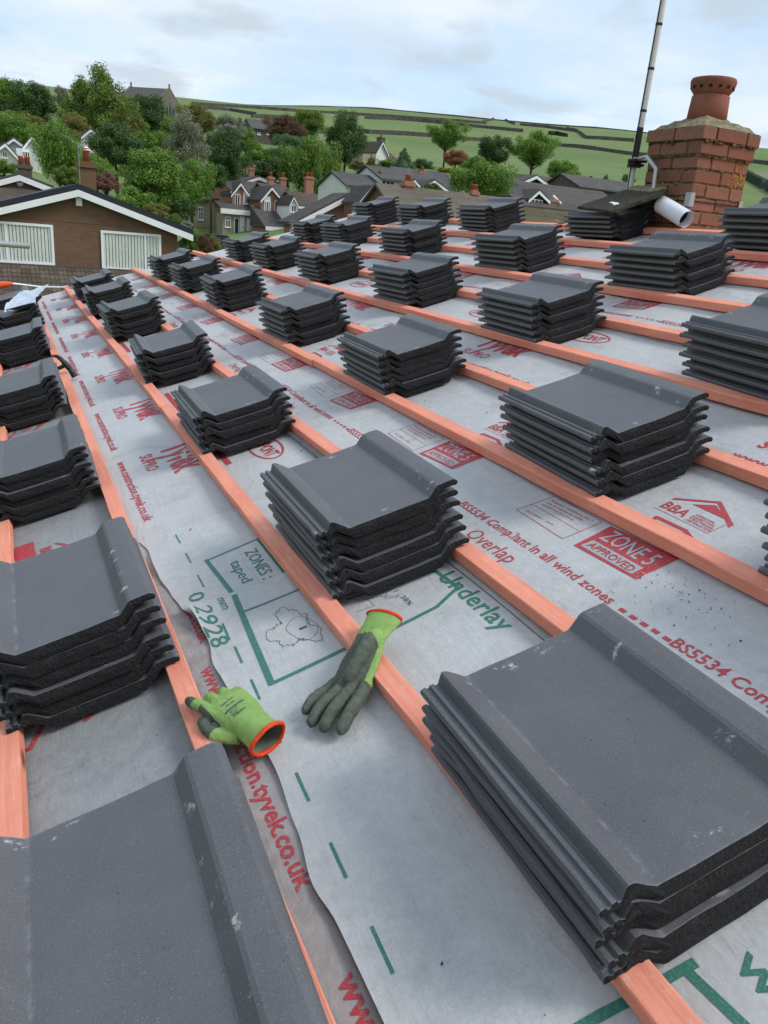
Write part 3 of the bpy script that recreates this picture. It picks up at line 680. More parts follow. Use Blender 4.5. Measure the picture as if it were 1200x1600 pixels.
tme = tm.mesh('garage_tile', MT['garage_tile'])
for r in range(9):
    for k in range(31):
        yy = -.10 - r*.33*math.cos(pit); zt = z0 + .0 - r*.33*math.sin(pit)
        link('tile', tme, gr, T(-6.55 + k*.297 + (r % 2)*.004, yy, zt + random.uniform(-.004, .004)) @ Matrix.Rotation(pit - .055, 4, 'X'))

# small brown gabled house
h = House('small brown house gable with round white light beyond the bungalow', 31, 296, 46, 0, 'house')
h.gable((-20, 287), (30, 274), (72, 290.5), (30, 300), 9, MT['brown_brick'], MT['roof_dark'], oh=.35, th=.12, front=.25, bw=.26)
q = h.L(31, 286); b = MB(); b.lathe([(0, 0), (.16, 0), (.15, .05), (0, .07)], 16); h_ = b.build('round_light', MT['white'], h.o, T(q.x, -.01, q.z) @ Matrix.Rotation(R_(90), 4, 'X'))
b = MB(); a, c = h.L(-14, 290), h.L(68, 297); zf = (a.z + c.z)/2; b.prism([(a.x, -.1, zf), (a.x, -3.2, zf - 1.15), (a.x, -3.2, zf - 1.3), (a.x, -.1, zf - .15)], (c.x - a.x, 0, 0)); b.build('lower_roof', MT['roof_brown'], h.o)
h.chim(38, 257, 282, 5.0, .7, 'dark_stone', 2, .42)

# white gabled house
h = House('white rendered house with three gables and dark roofs up the slope', 28, 262, 76, 0, 'house')
h.gable((-22, 246), (8, 225), (40, 259), (20, 268), 7, MT['render'], MT['roof_grey'], oh=.3, bw=.22)
h.win((3, 236), (12, 247), 2)
h.gable((30, 238), (50, 213), (64, 232), (55, 275), 9, MT['render'], MT['roof_grey'], y=2.0, oh=.25, bw=.22)
h.gable((8, 226), (21, 217), (36, 228), (20, 240), 6, MT['render'], MT['roof_grey'], y=4.0, oh=.25, bw=.2)
a, c = h.L(25, 231, 1), h.L(47, 248, 1); h.box(a.x, c.x, c.z, a.z, 1.0, 3.0, MT['white'], 'dormer'); h.win((35, 236), (47, 247), 3, 1.0)
h = House('small white house gable peeping out between dark trees', 141, 222, 92, 0, 'house')
h.gable((130, 212), (141, 203), (153, 212), (140, 226), 7, MT['render'], MT['roof_grey'], oh=.3, bw=.2); h.win((136, 211), (146, 218), 2)

# church on the hill
h = House('old stone church with steep grey roof and three lancet windows', 266, 175, 178, 52, 'church', 'church', None)
gw, gl, ge, ga = 4.1, 8.6, 2.0, 6.6; z0 = h.L(266, 161).z; za = h.L(266, 140).z
b = MB(); b.prism([(-gw, 0, -14), (gw, 0, -14), (gw, 0, z0), (0, 0, za), (-gw, 0, z0)], (0, gl, 0)); b.build('wall', MT['church_stone'], h.o)
b = MB()
for sg in (-1, 1): b.prism([(0, .35, za - .1), (sg*(gw + .35), .35, z0 - .35), (sg*(gw + .35), .35, z0 - .12), (0, .35, za + .12)], (0, gl - .7, 0))
b.build('roof', MT['roof_grey'], h.o)
for yy in (0, gl - .35):
    b = MB()
    for sg in (-1, 1): b.prism([(0, yy, za - .05), (sg*(gw + .4), yy, z0 - .4), (sg*(gw + .4), yy, z0), (0, yy, za + .35)], (0, .36, 0))
    cp_ = b.build('coping', MT['church_stone'], h.o); b = MB(); b.box((-.10, yy + .05, za + .3), (.10, yy + .25, za + .95)); b.box((-.26, yy + .07, za + .6), (.26, yy + .23, za + .74)); b.build('cross', MT['church_stone'], cp_)
for k, (xx, hh) in enumerate(((-1.3, 2.6), (0, 3.4), (1.3, 2.6))):
    b = MB(); zc = z0 - 1.6; P = [(xx - .42, -.05, zc - 2.2), (xx + .42, -.05, zc - 2.2), (xx + .42, -.05, zc + hh - 2.2), (xx, -.05, zc + hh - 1.5), (xx - .42, -.05, zc + hh - 2.2)]
    b.prism(P, (0, .04, 0)); b.build('lancet_window', MT['glass'], h.o)

# brick houses in the dip
h = House('rear brick house with low stone side extension and white bargeboards', 352, 330, 84, 0, 'house')
A, E1, E2 = h.gable((353, 293.5), (403, 277), (446, 292), (352, 350), 9.0, MT['red_brick'], MT['roof_dark'], oh=.35, bw=.28, drop=2)
for yy in (1.2, 5.6): h.sidewin(E1.x - .002, yy, yy + 1.9, E1.z - 1.35, E1.z - .25, 2)
h.chim(377, 264, 276, 8, .52, 'red_brick', 1, .4); h.chim(393, 262, 274, 3.5, .52, 'red_brick', 1, .4)
a, c = h.L(306, 317, -1.2), h.L(358, 311, -1.2); zg = h.L(320, 365, -1.2).z
b = MB(); b.prism([(a.x, -1.2, zg - 1), (c.x, -1.2, zg - 1), (c.x, -1.2, c.z), (a.x, -1.2, a.z)], (0, 6.5, 0)); b.build('extension_wall', MT['stone'], h.o)
b = MB(); b.prism([(a.x - .3, -1.5, a.z + .0), (c.x, -1.5, c.z + .01), (c.x, -1.5, c.z + .16), (a.x - .3, -1.5, a.z + .15)], (0, 7.1, 0)); b.build('extension_roof', MT['roof_dark'], h.o)
h.win((310, 323), (317.5, 344), 2, -1.2, trans=.35); h.sidewin(a.x - .002, .2, 1.5, a.z - 1.9, a.z - .5, 2); h.sidewin(a.x - .002, 2.6, 3.8, a.z - 1.9, a.z - .5, 1)

h = House('middle brick house with small front gable and stone porch wing', 375, 368, 78, 0, 'house')
h.eaves((362, 301), (417, 302), 1.0, 7.5, MT['red_brick'], MT['roof_dark'], (390, 360), drop=1.5)
h.gable((363, 302), (375.5, 286.5), (387.5, 303.5), (375, 330), 4, MT['red_brick'], MT['roof_dark'], y=-.5, oh=.25, bw=.2, drop=.2, front=.2)
b = MB(); a, c = h.L(380, 299, -.5), h.L(387.3, 325.5, -.5); b.box((a.x, -.54, c.z), (c.x, -.503, a.z)); b.build('white_panel', MT['white'], h.o)
h.win((367, 303), (375, 321), 2, -.5); h.win((381.5, 305), (387, 319), 2, -.54); h.win((391, 303), (398.5, 321.5), 2)
a, c = h.L(348.5, 333, -2.2), h.L(418, 340, -2.2); zg = h.L(380, 372, -2.2).z; zt = (a.z + c.z)/2
b = MB(); b.box((a.x, -2.2, zg - 1), (c.x, .2, zt)); b.build('porch_wall', MT['stone'], h.o)
b = MB(); b.box((a.x - .25, -2.55, zt), (c.x + .2, -2.2, zt + .42)); b.build('fascia', MT['white'], h.o)
b = MB(); b.prism([(a.x - .25, -2.54, zt + .43), (a.x - .25, .1, zt + 1.05), (a.x - .25, .1, zt + .43)], (c.x - a.x + .45, 0, 0)); b.build('porch_roof', MT['roof_dark'], h.o)
h.win((352, 338), (360, 355.5), 2, -2.2, trans=.35); h.win((366, 340), (373, 371), 1, -2.2, sill=False); h.door((375, 338), (381.5, 371), 'white', -2.2); h.door((385.5, 340.5), (393.5, 371), 'white', -2.2); h.win((396.5, 353), (401.5, 363), 1, -2.2)

h = House('right hand brick house with white panelled gable and low garage', 430, 345, 74, 0, 'house')
h.eaves((422, 311), (456, 314), 1.25, 7, MT['red_brick'], MT['roof_dark'], (430, 345), y=1.0, drop=1)
h.gable((409, 310), (423.5, 293), (439.5, 312), (420, 345), 5, MT['red_brick'], MT['roof_dark'], oh=.3, bw=.2, drop=1)
b = MB(); a, c = h.L(412.5, 306), h.L(422, 337); b.box((a.x, -.04, c.z), (c.x, -.003, a.z)); b.build('white_panel', MT['white'], h.o)
h.win((413.3, 314), (421.5, 334), 3, -.04); h.win((429, 313), (439, 333), 3)
h.chim(423, 276, 292, 4.5, .52, 'red_brick', 1, .4); h.chim(442, 277, 292, 5.5, .52, 'red_brick', 1, .4)
a, c = h.L(417, 356, -3.5), h.L(443, 357, -3.5); b = MB(); b.box((a.x, -3.5, a.z - 3), (c.x + 2.5, .9, a.z)); b.build('garage_wall', MT['red_brick'], h.o)
b = MB(); b.prism([(a.x - .2, -3.8, a.z + .02), (a.x - .2, .95, a.z + 1.75), (a.x - .2, .95, a.z + .02)], (c.x - a.x + 3, 0, 0)); b.build('garage_roof', MT['roof_dark'], h.o)
b = MB(); b.box((a.x - .2, -3.84, a.z - .2), (c.x + 2.8, -3.8, a.z + .12)); b.build('fascia', MT['white'], h.o)

h = House('house with white boarded dormer and brown roof between the brick houses', 458, 335, 70, 0, 'house')
h.eaves((466, 321), (512, 325), 1.0, 6, MT['white'], MT['roof_brown'], (480, 340), y=1.5, drop=1)
h.gable((453, 318), (458.5, 308), (465, 320), (458, 338), 3.5, MT['white'], MT['roof_dark'], y=.6, oh=.2, bw=.14, drop=.5, front=.15); h.win((455, 320), (462.5, 332), 2, .6)
h.chim(483, 276, 300, 6.5, .72, 'red_brick', 2, .35)

h = House('large brick gable with one long white sloping bargeboard', 520, 345, 52, 0, 'house')
h.gable((560, 315.5), (578, 293), (599, 319), (578, 340), 2.2, MT['brown_brick'], MT['roof_dark'], y=-3, oh=.15, bw=.2, drop=1.4, front=.2, th=.12)
h.gable((462, 346.5), (543, 305), (618, 356), (520, 350), 2.2, MT['red_brick'], MT['roof_dark'], oh=.4, bw=.30, drop=1.5)

# white row and brown roof to the right
h = House('white rendered bungalow with grey roof, wide window and two small gablets', 606, 297, 66, 0, 'bungalow', 'bungalow')
h.eaves((596, 280), (633, 283), .95, 6, MT['render'], MT['roof_grey'], (606, 300), drop=1, fascia=False)
h.win((596.5, 280.5), (616, 290.5), 3); h.chim(593.5, 273, 281, 1, .42, 'render', 1, .3); h.chim(659, 267, 275, 5, .7, 'red_brick', 1, .35)
h.eaves((634, 292), (718, 299), 1.45, 6, MT['render'], MT['roof_grey'], (650, 310), y=2.2, drop=1, fascia=False)
h.gable((636, 292), (646, 281.5), (657, 294), (646, 300), 4, MT['dark_stone'], MT['roof_grey'], y=.9, oh=.2, bw=.18, drop=1, front=.2)
h.gable((659, 294), (677, 282.5), (697, 297), (676, 304), 4, MT['stone'], MT['roof_grey'], y=.6, oh=.2, bw=.2, drop=1, front=.2)
h.win((643, 295), (649, 301), 2, .9)
h = House('lower white bungalow with dark grey roof beside the weeping willow', 553, 300, 64, 0, 'bungalow', 'bungalow')
h.eaves((541, 291), (597, 294), .95, 6, MT['render'], MT['roof_grey'], (550, 305), drop=1, fascia=False); h.win((546, 293), (556, 299), 2)

h = House('near house with broad brown tiled roof and red brick chimneys', 690, 350, 36, 0, 'house')
h.eaves((628, 347), (846, 367), 1.42, 5.2, MT['brown_brick'], MT['roof_tan'], (690, 380), drop=1.5)
h.chim(637.5, 283, 305, 2.6, .46, 'red_brick', 1, .28); h.chim(741, 297, 311, 2.6, .30, 'red_brick', 1, .25); h.antenna(639, 262, 284, 2.6, 6, .35)

# farmhouse, cottage
h = House('farmhouse with white gable end and chimney below the hill fields', 596, 255, 128, 18, 'farmhouse', 'farmhouse')
h.gable((588, 237), (596.5, 222.5), (604.5, 240), (596, 262), 7.5, MT['render'], MT['roof_brown'], oh=.3, bw=.2, drop=2); h.chim(595.5, 214.5, 222, 1.2, .9, 'dark_stone', 1, .4)
h.box(h.L(572, 250).x, h.L(590, 250).x, h.L(580, 264).z - 2, h.L(580, 241).z, .8, 5, MT['stone'])
h.eaves((604, 250), (623, 253), 1.3, 5, MT['dark_stone'], MT['roof_brown'], (610, 262), y=.5, drop=2, fascia=False)
h = House('stone cottage with grey roof among the trees', 410, 218, 150, 0, 'cottage', 'cottage')
h.eaves((394, 201), (431, 203), 1.6, 7, MT['dark_stone'], MT['roof_grey'], (410, 218), drop=3, fascia=False); h.win((402, 207), (407, 211), 1); h.win((416, 207), (421, 211), 1)

# dark slate roofs on the right
h = House('dark slated house with white framed dormer, brick chimney and skylight', 840, 326, 62, 0, 'house')
h.eaves((812, 322), (985, 337), 1.75, 8, MT['dark_stone'], MT['roof_dark'], (850, 335), drop=2, fascia=False)
h.gable((826.5, 310.5), (840, 298.5), (854.5, 312.5), (840, 325), 3.5, MT['verge'], MT['roof_dark'], y=.4, oh=.2, bw=.2, drop=.1, front=.2); h.win((829.5, 310.5), (846, 324), 3, .4)
h.chim(860.5, 311, 324, .8, .85, 'red_brick', 0); h.antenna(850, 276, 300, 4.0, 6, .9)
b = MB(); a, c = h.L(866, 312, 1.0), h.L(877, 321, .2); b.prism([(a.x, .2, c.z + .05), (c.x, .2, c.z + .05), (c.x, 1.3, c.z + .62), (a.x, 1.3, c.z + .62)], (0, -.06, .1)); b.build('skylight', MT['blind'], h.o)
h = House('dark slate hung gable with white bargeboards behind the dormer house', 834, 290, 82, 0, 'house')
h.gable((814, 285), (836, 275), (851, 286.5), (834, 292), 7, MT['verge'], MT['roof_dark'], oh=.3, bw=.26, drop=2)
h.eaves((850, 293), (897, 297), 1.0, 5, MT['dark_stone'], MT['roof_brown'], (870, 300), y=.8, drop=2, fascia=False)
h.gable((891, 293), (895.5, 286), (900, 294), (895, 297), 3, MT['white'], MT['roof_brown'], y=.2, oh=.15, bw=.14, drop=.3, front=.1)
h = House('long grey roofed house end beyond the mast', 980, 295, 84, 0, 'house')
h.eaves((905, 294), (1010, 303), 1.1, 6, MT['dark_stone'], MT['roof_grey'], (960, 305), drop=2, fascia=False); h.chim(923, 280, 292, 3, .7, 'dark_stone', 1, .3)
h = House('low building roofed with mossy golden stone slates beyond the ridge', 850, 350, 30, 0, 'house')
h.eaves((825, 366), (940, 376), .85, 4.6, MT['dark_stone'], MT['roof_moss'], (850, 380), drop=1.5, fascia=False)

# parked car below the houses
cp = at(334, 368, 46); g = terr(cp.x, cp.y); zc_ = cp.z - .35
car = empty('parked_car', T(cp.x, cp.y, zc_ - 1.0) @ RZ(R_(8)), 'dark grey parked car, only its roof showing over the shrubs', 'car')
MT['car_paint'] = plain('car_paint', (.035, .038, .045), .25, .6, .04)
b = MB(); b.prism([(-2.0, -.82, .25), (2.0, -.82, .25), (2.02, -.82, .72), (1.25, -.82, .86), (-1.9, -.82, .86), (-2.02, -.82, .6)], (0, 1.64, 0)); b.build('body', MT['car_paint'], car)
b = MB(); b.prism([(-1.75, -.74, .862), (1.2, -.74, .862), (.55, -.70, 1.36), (-1.2, -.70, 1.36)], (0, 1.46, 0)); b.build('windows', MT['glass'], car)
b = MB(); b.prism([(-1.25, -.72, 1.362), (.6, -.72, 1.362), (.45, -.72, 1.42), (-1.1, -.72, 1.42)], (0, 1.44, 0)); b.build('roof', MT['car_paint'], car)
for wx in (-1.25, 1.25):
    for wy in (-.86, .70):
        w_ = MB(); w_.lathe([(0, 0), (.3, 0), (.31, .02), (.31, .14), (.3, .16), (0, .16)], 18); w_.build('wheel', MT['black'], car, T(wx, wy + .16, .31) @ Matrix.Rotation(R_(90), 4, 'X'))
# scaffold tube end at the frame edge
a, c = at(-90, 374, 11.0), at(45, 384.5, 11.6); b = MB(); d = (c - a).normalized(); b.tube([a, c - d*.004, c], [.036, .036, .032], 18); b.tube([c + d*.0006, c + d*.001], [.027, .027], 18, 1)
tag(b.build('scaffold_tube', [MT['metal'], MT['black']]), 'grey scaffold tube poking in at the frame edge before the bungalow window', 'scaffold tube')

# ------------------------------------------------------------------ the house under this roof
def W(v, u, n): return ROOF @ Vector((v, u, n))
V0, V1, U0, U1 = -1.50, 3.25, -1.6, 8.80             # eaves, ridge, near end, far verge
hb = empty('house', Matrix.Identity(4), 'brick house whose roof is being retiled, under the grey membrane', 'house')
pe, pr = W(V0 + .3, 0, -.16), W(V1, 0, -.16); xr2 = 2*pr.x - pe.x
b = MB(); b.prism([(pe.x, U0, -3.2), (xr2, U0, -3.2), (xr2, U0, pe.z), (pr.x, U0, pr.z), (pe.x, U0, pe.z)], (0, U1 - U0 - .08, 0)); b.build('wall', MT['red_brick'], hb)
b = MB(); p0, p1 = W(V0, 0, -.055), W(V1, 0, -.055); q0, q1 = W(V0, 0, -.12), W(V1, 0, -.12)
b.prism([(p0.x, U0, p0.z), (p1.x, U0, p1.z), (q1.x, U0, q1.z), (q0.x, U0, q0.z)], (0, U1 - U0 - .02, 0))
b.prism([(2*p1.x - p0.x, U0, p0.z), (p1.x + .002, U0, p1.z - .003), (q1.x + .002, U0, q1.z), (2*p1.x - q0.x, U0, q0.z)], (0, U1 - U0 - .02, 0)); b.build('roof_deck', MT['batten'], hb)

# ------------------------------------------------------------------ roofing membrane, laid in overlapping sheets
def memb(v, u):
    s = .5 - .5*math.cos(2*math.pi*(u - .1)/.6)
    w = .5 + .5*noise.noise((v*2.2, u*3.6, .3)); w2 = .5 + .5*noise.noise((v*6 + u*1.5, u*9, 5.3))
    cr = abs(noise.noise((v*1.3 + .4*math.sin(u*.8), u*.55, 9.1))); cr = max(0.0, 1 - cr/.05)
    cr2 = max(0.0, 1 - abs(noise.noise((v*.9 + u*.7, u*1.1 - v*.6, 4.7)))/.035)
    return -.0352 - .0050*s - .0040*w - .0020*w2 + .0022*cr*cr + .0016*cr2*cr2 - .0016
def sheet(name, v0, v1, u0, u1, lift, m, label, vedge=None, edgecurl=None, dv=.018, du=.022):
    nv, nu = max(2, int((v1 - v0)/dv)), max(2, int((u1 - u0)/du)); vv = []; ff = []
    for j in range(nu + 1):
        u = u0 + (u1 - u0)*j/nu; va = vedge(u) if vedge else v0
        for i in range(nv + 1):
            t = i/nv; v = va + (v1 - va)*t; n = memb(v, u) + lift
            if edgecurl: n += edgecurl(v - va, u)
            vv.append((v, u, n))
    for j in range(nu):
        for i in range(nv): a = j*(nv+1) + i; ff.append((a, a+1, a+nv+2, a+nv+1))
    b = MB(); b.add(vv, ff, 0, True); o = b.build(name, m, None, ROOF)
    return tag(o, label, 'roof membrane', 'overlapping sheets of roofing membrane')
LIFT = [0.0, .0018, .0030]
SH = []
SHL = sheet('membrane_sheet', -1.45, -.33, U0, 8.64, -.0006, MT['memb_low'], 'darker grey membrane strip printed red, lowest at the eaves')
SH.append(sheet('membrane_sheet', -.352, .40, U0, 8.66, LIFT[0], MT['memb_mix'], 'grey membrane sheet with brand words in columns, between second and third battens'))
SH.append(sheet('membrane_sheet', .30, 1.78, U0, 8.70, LIFT[1], MT['memb'], 'middle grey membrane sheet printed red with zone boxes and house logos', edgecurl=lambda d, u: .0015*math.exp(-d/.012)))
SH.append(sheet('membrane_sheet', 1.69, 3.235, U0, 8.74, LIFT[2], MT['memb'], 'highest grey membrane sheet printed red, next to the chimney', edgecurl=lambda d, u: .0015*math.exp(-d/.012)))
EDGE = [(.2, -.268), (.42, -.272), (.563, -.275), (.706, -.275), (.785, -.282), (.90, -.268), (1.04, -.257), (1.18, -.262), (1.32, -.272), (1.40, -.276), (1.498, -.264), (1.56, -.266), (1.628, -.272), (1.686, -.287), (1.78, -.296), (1.858, -.305), (1.95, -.306), (2.05, -.303), (2.16, -.316)]
def vedge(u):
    for (a, va), (b_, vb) in zip(EDGE, EDGE[1:]):
        if u <= b_: t = max(0, min(1, (u - a)/(b_ - a))); t = t*t*(3-2*t); return va + (vb - va)*t
    return EDGE[-1][1]
def curl1(d, u): return .009*math.exp(-d/.025)*(.6 + .5*math.sin(u*17)) + .002*math.exp(-d/.05)
def curl2(d, u):
    k = math.exp(-((u - 1.60)/.07)**2)
    return (.010*(.75 + .45*math.sin(u*11 + 1)) + .026*k)*math.exp(-d/.035) + .009*math.exp(-((u - 1.655)/.05)**2)*math.exp(-d/.12)
GS1 = sheet('membrane_offcut', -.3, .297, 1.50, 2.145, .0012, MT['memb_green'], 'green printed membrane offcut lying under the zones lettering box', vedge, curl1, .016, .016)
GS2 = sheet('membrane_offcut', -.3, .297, -.9, 1.665, .0026, MT['memb_green'], 'green printed membrane offcut with wavy edge, lying under the gloves', vedge, curl2, .016, .016)

# ---- printing on the sheets (real lettering laid on the surface)
_glyph = {}
def glyphs(text, bold, italic=0.0):
    k = (text, bold, italic)
    if k in _glyph: return _glyph[k]
    cu = bpy.data.curves.new('lettering', 'FONT'); cu.body = text; cu.size = 1.0; cu.offset = bold; cu.resolution_u = 2; cu.shear = italic
    o = bpy.data.objects.new('lettering', cu); col.objects.link(o); bpy.context.view_layer.update()
    dg = bpy.context.evaluated_depsgraph_get(); me = bpy.data.meshes.new_from_object(o.evaluated_get(dg))
    V = [tuple(v.co[:2]) for v in me.vertices]; F = [tuple(p.vertices) for p in me.polygons]
    bpy.data.objects.remove(o); bpy.data.curves.remove(cu); bpy.data.meshes.remove(me)
    x0, x1 = min(v[0] for v in V), max(v[0] for v in V)
    V = [((x - x0)/(x1 - x0), y) for x, y in V]; _glyph[k] = (V, F); return _glyph[k]
class Print:                                        # collects marks for one sheet cell
    def __init__(s, surf, gap=.0009): s.b = [MB(), MB()]; s.surf = surf; s.gap = gap
    def pt(s, v, u, layer=0): return (v, u, s.surf(v, u) + s.gap*(1 + .55*layer))
    def text(s, t, v, u, length, h, bold=.0, layer=0, italic=0.0, cut=None, lo=None):
        V, F = glyphs(t, bold, italic)              # baseline starts at (v,u), runs towards -u, letters stand towards +v
        P = [(v + y*h/.72, u - x*length) for x, y in V]
        if cut is not None: F = [f for f in F if all(P[i][0] < cut for i in f)]
        if lo is not None: F = [f for f in F if all(P[i][0] > lo for i in f)]
        s.b[min(layer, 1)].add([s.pt(a, c, layer) for a, c in P], F)
    def quad(s, pts, layer=0, sub=1):
        P = [Vector((a, c)) for a, c in pts]; n = max(1, int(max((P[1]-P[0]).length, (P[2]-P[3]).length)/.03)); m = max(1, int(max((P[3]-P[0]).length, (P[2]-P[1]).length)/.03))
        vv = []
        for j in range(m + 1):
            for i in range(n + 1):
                p = (P[0].lerp(P[1], i/n)).lerp(P[3].lerp(P[2], i/n), j/m); vv.append(s.pt(p.x, p.y, layer))
        s.b[min(layer, 1)].add(vv, [(j*(n+1)+i, j*(n+1)+i+1, (j+1)*(n+1)+i+1, (j+1)*(n+1)+i) for j in range(m) for i in range(n)])
    def line(s, pts, w, closed=False, layer=0):
        P = [Vector(p) for p in pts]
        if closed: P = P + [P[0]]
        for a, c in zip(P, P[1:]):
            d = (c - a); k = max(1, int(d.length/.03)); d.normalize(); q = Vector((-d.y, d.x))*w/2
            s.quad([a - q - d*w*.3, a + q - d*w*.3, c + q + d*w*.3, c - q + d*w*.3], layer)
    def build(s, parent, mats, name='printed_lettering'):
        out = []
        for k in (0, 1):
            if s.b[k].v:
                me = s.b[k].mesh(name, mats[k])
                o = link(name if k == 0 else 'printed_reversed_lettering', me, parent); out.append(o); s.b[k] = MB()
def surf_of(l): return lambda v, u: memb(v, u) + l
rp = random.Random(3)
PER = .766
for si, v0 in enumerate((-.28, 1.11, 2.50)):
    for sub, vb in ((0, v0), (1, v0 - 1.39)):        # the red print repeats across the roll
        lo, hi = ((-1.45, .29), (.31, 1.68), (1.70, 3.23))[si]
        for c in range(-2, 12):
            P = Print(surf_of(LIFT[si])); ub = 2.896 + PER*(c - 3) + (.295 if sub and si == 0 else 0)
            inb = lambda a, b_: lo < a and b_ < hi and ub < 8.6
            ok = (lambda u: u < 8.55)
            if not ok(ub): continue
            INK = (MT['red'], MT['pale_ink'])
            def put(v, name='printed_lettering'):
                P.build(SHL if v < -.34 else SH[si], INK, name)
            if inb(vb - .01, vb + .03): P.text('www.construction.tyvek.co.uk', vb - (.024 if si == 0 and ub < 1.7 else 0), ub + (.05 if si == 0 and ub < 1.7 else 0), .62, .031, .024); put(vb)
            if inb(vb + .07, vb + .13): P.text('SUPRO', vb + .082, ub - .01, .19, .046, .024); put(vb + .08)
            if inb(vb + .17, vb + .30):
                P.text('Tyvek', vb + .165, ub + .01, .33, .125, .034); put(vb + .18); P.text('®', vb + .27, ub - .33, .018, .018, .01); put(vb + .27)
                P.quad([(vb + .32, ub - .02), (vb + .342, ub - .02), (vb + .342, ub - .40), (vb + .32, ub - .40)]); put(vb + .32, 'printed_bar')
            vd, ud = vb + .475, ub - .36
            if inb(vd - .06, vd + .06):
                ring = [(vd + .052*math.sin(a), ud + .125*math.cos(a)) for a in [i*math.pi/16 for i in range(32)]]
                P.line(ring, .008, True); put(vd, 'printed_oval'); P.text('DUPONT', vd - .022, ud + .098, .196, .048, .03); put(vd)
            vz = vb + .83; uz = ub - .075 + PER*0
            if inb(vb + .74, vb + .79):
                P.text('BS5534 Compliant in all wind zones', vb + .745, uz + .37 - .0, .60, .028, .016); put(vb + .745)
                P.text('Overlap', vb + .675, uz + .22, .19, .044, .004) if inb(vb + .66, vb + .70) else None; put(vb + .68)
                for k in range(5):
                    if uz - .4 > U0: P.quad([(vb + .748, uz - .255 - .030*k), (vb + .758, uz - .255 - .030*k), (vb + .758, uz - .272 - .030*k), (vb + .748, uz - .272 - .030*k)]); put(vb + .75, 'printed_dash')
            if inb(vz, vz + .12):
                # solid tab with reversed lettering
                P.quad([(vz, uz - .01), (vz + .115, uz + .0), (vz + .130, uz - .20), (vz + .012, uz - .20)]); put(vz, 'printed_tab')
                P.text('ZONE 5', vz + .060, uz - .022, .155, .050, .010, 2); put(vz); P.quad([(vz + .010, uz - .022), (vz + .046, uz - .022), (vz + .050, uz - .180), (vz + .018, uz - .180)], 1); put(vz, 'printed_panel')
                gtxt = P.gap; P.gap = gtxt*1.9; P.text('APPROVED', vz + .020, uz - .030, .142, .022, .014); P.gap = gtxt; put(vz)
                bx = [(vz + .01, uz + .235), (vz + .12, uz + .225), (vz + .115, uz + .03), (vz - .0, uz + .03)]
                P.line(bx, .0018, True); P.line([(vz + .055, uz + .233), (vz + .05, uz + .03)], .0012); put(vz, 'printed_frame')
                for k, tx in enumerate(('Breather membrane for', 'use in warm or cold', 'pitched roof, lay print up')): P.text(tx, vz + .098 - .014*k, uz + .21, .15 - .012*k, .0075, .0)
                P.text('EN 13859-1 : 2010', vz + .022, uz + .21, .11, .007); put(vz, 'small_print')
            if inb(vz + .15, vz + .19):
                P.quad([(vz + .145, uz + .06), (vz + .19, uz + .06), (vz + .19, uz - .01), (vz + .145, uz - .01)]); put(vz + .15, 'printed_block')
                P.line([(vz + .145, uz - .05), (vz + .215, uz - .04), (vz + .218, uz - .125), (vz + .19, uz - .19), (vz + .152, uz - .185)], .011); put(vz + .15, 'printed_house_outline')
            vq = vb + 1.085
            if inb(vq - .02, vq + .10):
                uq = uz + .0
                P.text('BBA', vq, uq - .005, .075, .034, .020); put(vq)
                for k, tx in enumerate(('APPROVAL', 'INSPECTION', 'TESTING', 'CERTIFICATION')): P.text(tx, vq + .026 - .0105*k, uq - .09, .058 + .006*k, .0075, .02); put(vq, 'small_print')
                P.line([(vq - .012, uq), (vq - .012, uq - .165), (vq + .04, uq - .165)], .0015); put(vq, 'printed_frame')
                P.quad([(vq + .042, uq - .0), (vq + .052, uq - .0), (vq + .112, uq - .085), (vq + .10, uq - .085)]); put(vq, 'printed_roof_emblem'); P.quad([(vq + .10, uq - .085), (vq + .112, uq - .085), (vq + .052, uq - .178), (vq + .036, uq - .178)]); put(vq, 'printed_roof_emblem')
                P.quad([(vq + .058, uq - .05), (vq + .090, uq - .088), (vq + .090, uq - .092), (vq + .058, uq - .150)]); put(vq, 'printed_roof_emblem')
# big red bars seen on the lowest sheet by the second batten
P = Print(surf_of(LIFT[0]))
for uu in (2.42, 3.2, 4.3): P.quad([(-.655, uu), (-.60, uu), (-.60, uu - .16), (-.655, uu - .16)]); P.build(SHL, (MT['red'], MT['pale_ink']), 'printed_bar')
# green printing on the offcuts
def GL(*a, **k): P.line(*a, **k); P.build(PAR, PINK, 'printed_line')
def GT(*a, **k): P.text(*a, **k); P.build(PAR, PINK, 'printed_lettering')
def GQ(*a, **k): P.quad(*a, **k); P.build(PAR, PINK, 'printed_dash')
P = Print(lambda v, u: memb(v, u) + .0012 + curl1(v - vedge(u), u), .001); PAR = GS1; PINK = (MT['green'], MT['pale_ink'])
GL([(-.179, 1.873), (-.024, 1.888)], .006); GL([(-.179, 1.876), (-.159, 1.60)], .011); GL([(-.030, 1.886), (-.026, 1.58)], .012)
GT('ZONES : 1 - 5', -.083, 1.842, .27, .034, .010); GT('taped laps', -.131, 1.815, .225, .030, .004)
for uu in (2.105, 1.96, 1.815): GQ([(-.2185, uu), (-.2145, uu), (-.2145, uu - .068), (-.2185, uu - .068)])
GT('0.29', -.262, 1.735, .15, .040, .006)
P = Print(lambda v, u: memb(v, u) + .0026 + curl2(v - vedge(u), u), .001); PAR = GS2; PINK = (MT['green'], MT['pale_ink'])
GL([(-.164, 1.645), (-.192, 1.262)], .014); GL([(-.166, 1.566), (-.008, 1.566)], .006); GL([(-.192, 1.262), (-.006, 1.272)], .010); GL([(-.012, 1.645), (-.008, 1.56)], .012)
GT('mm', -.205, 1.655, .055, .024, .004); GT('2928', -.262, 1.632, .17, .040, .006)
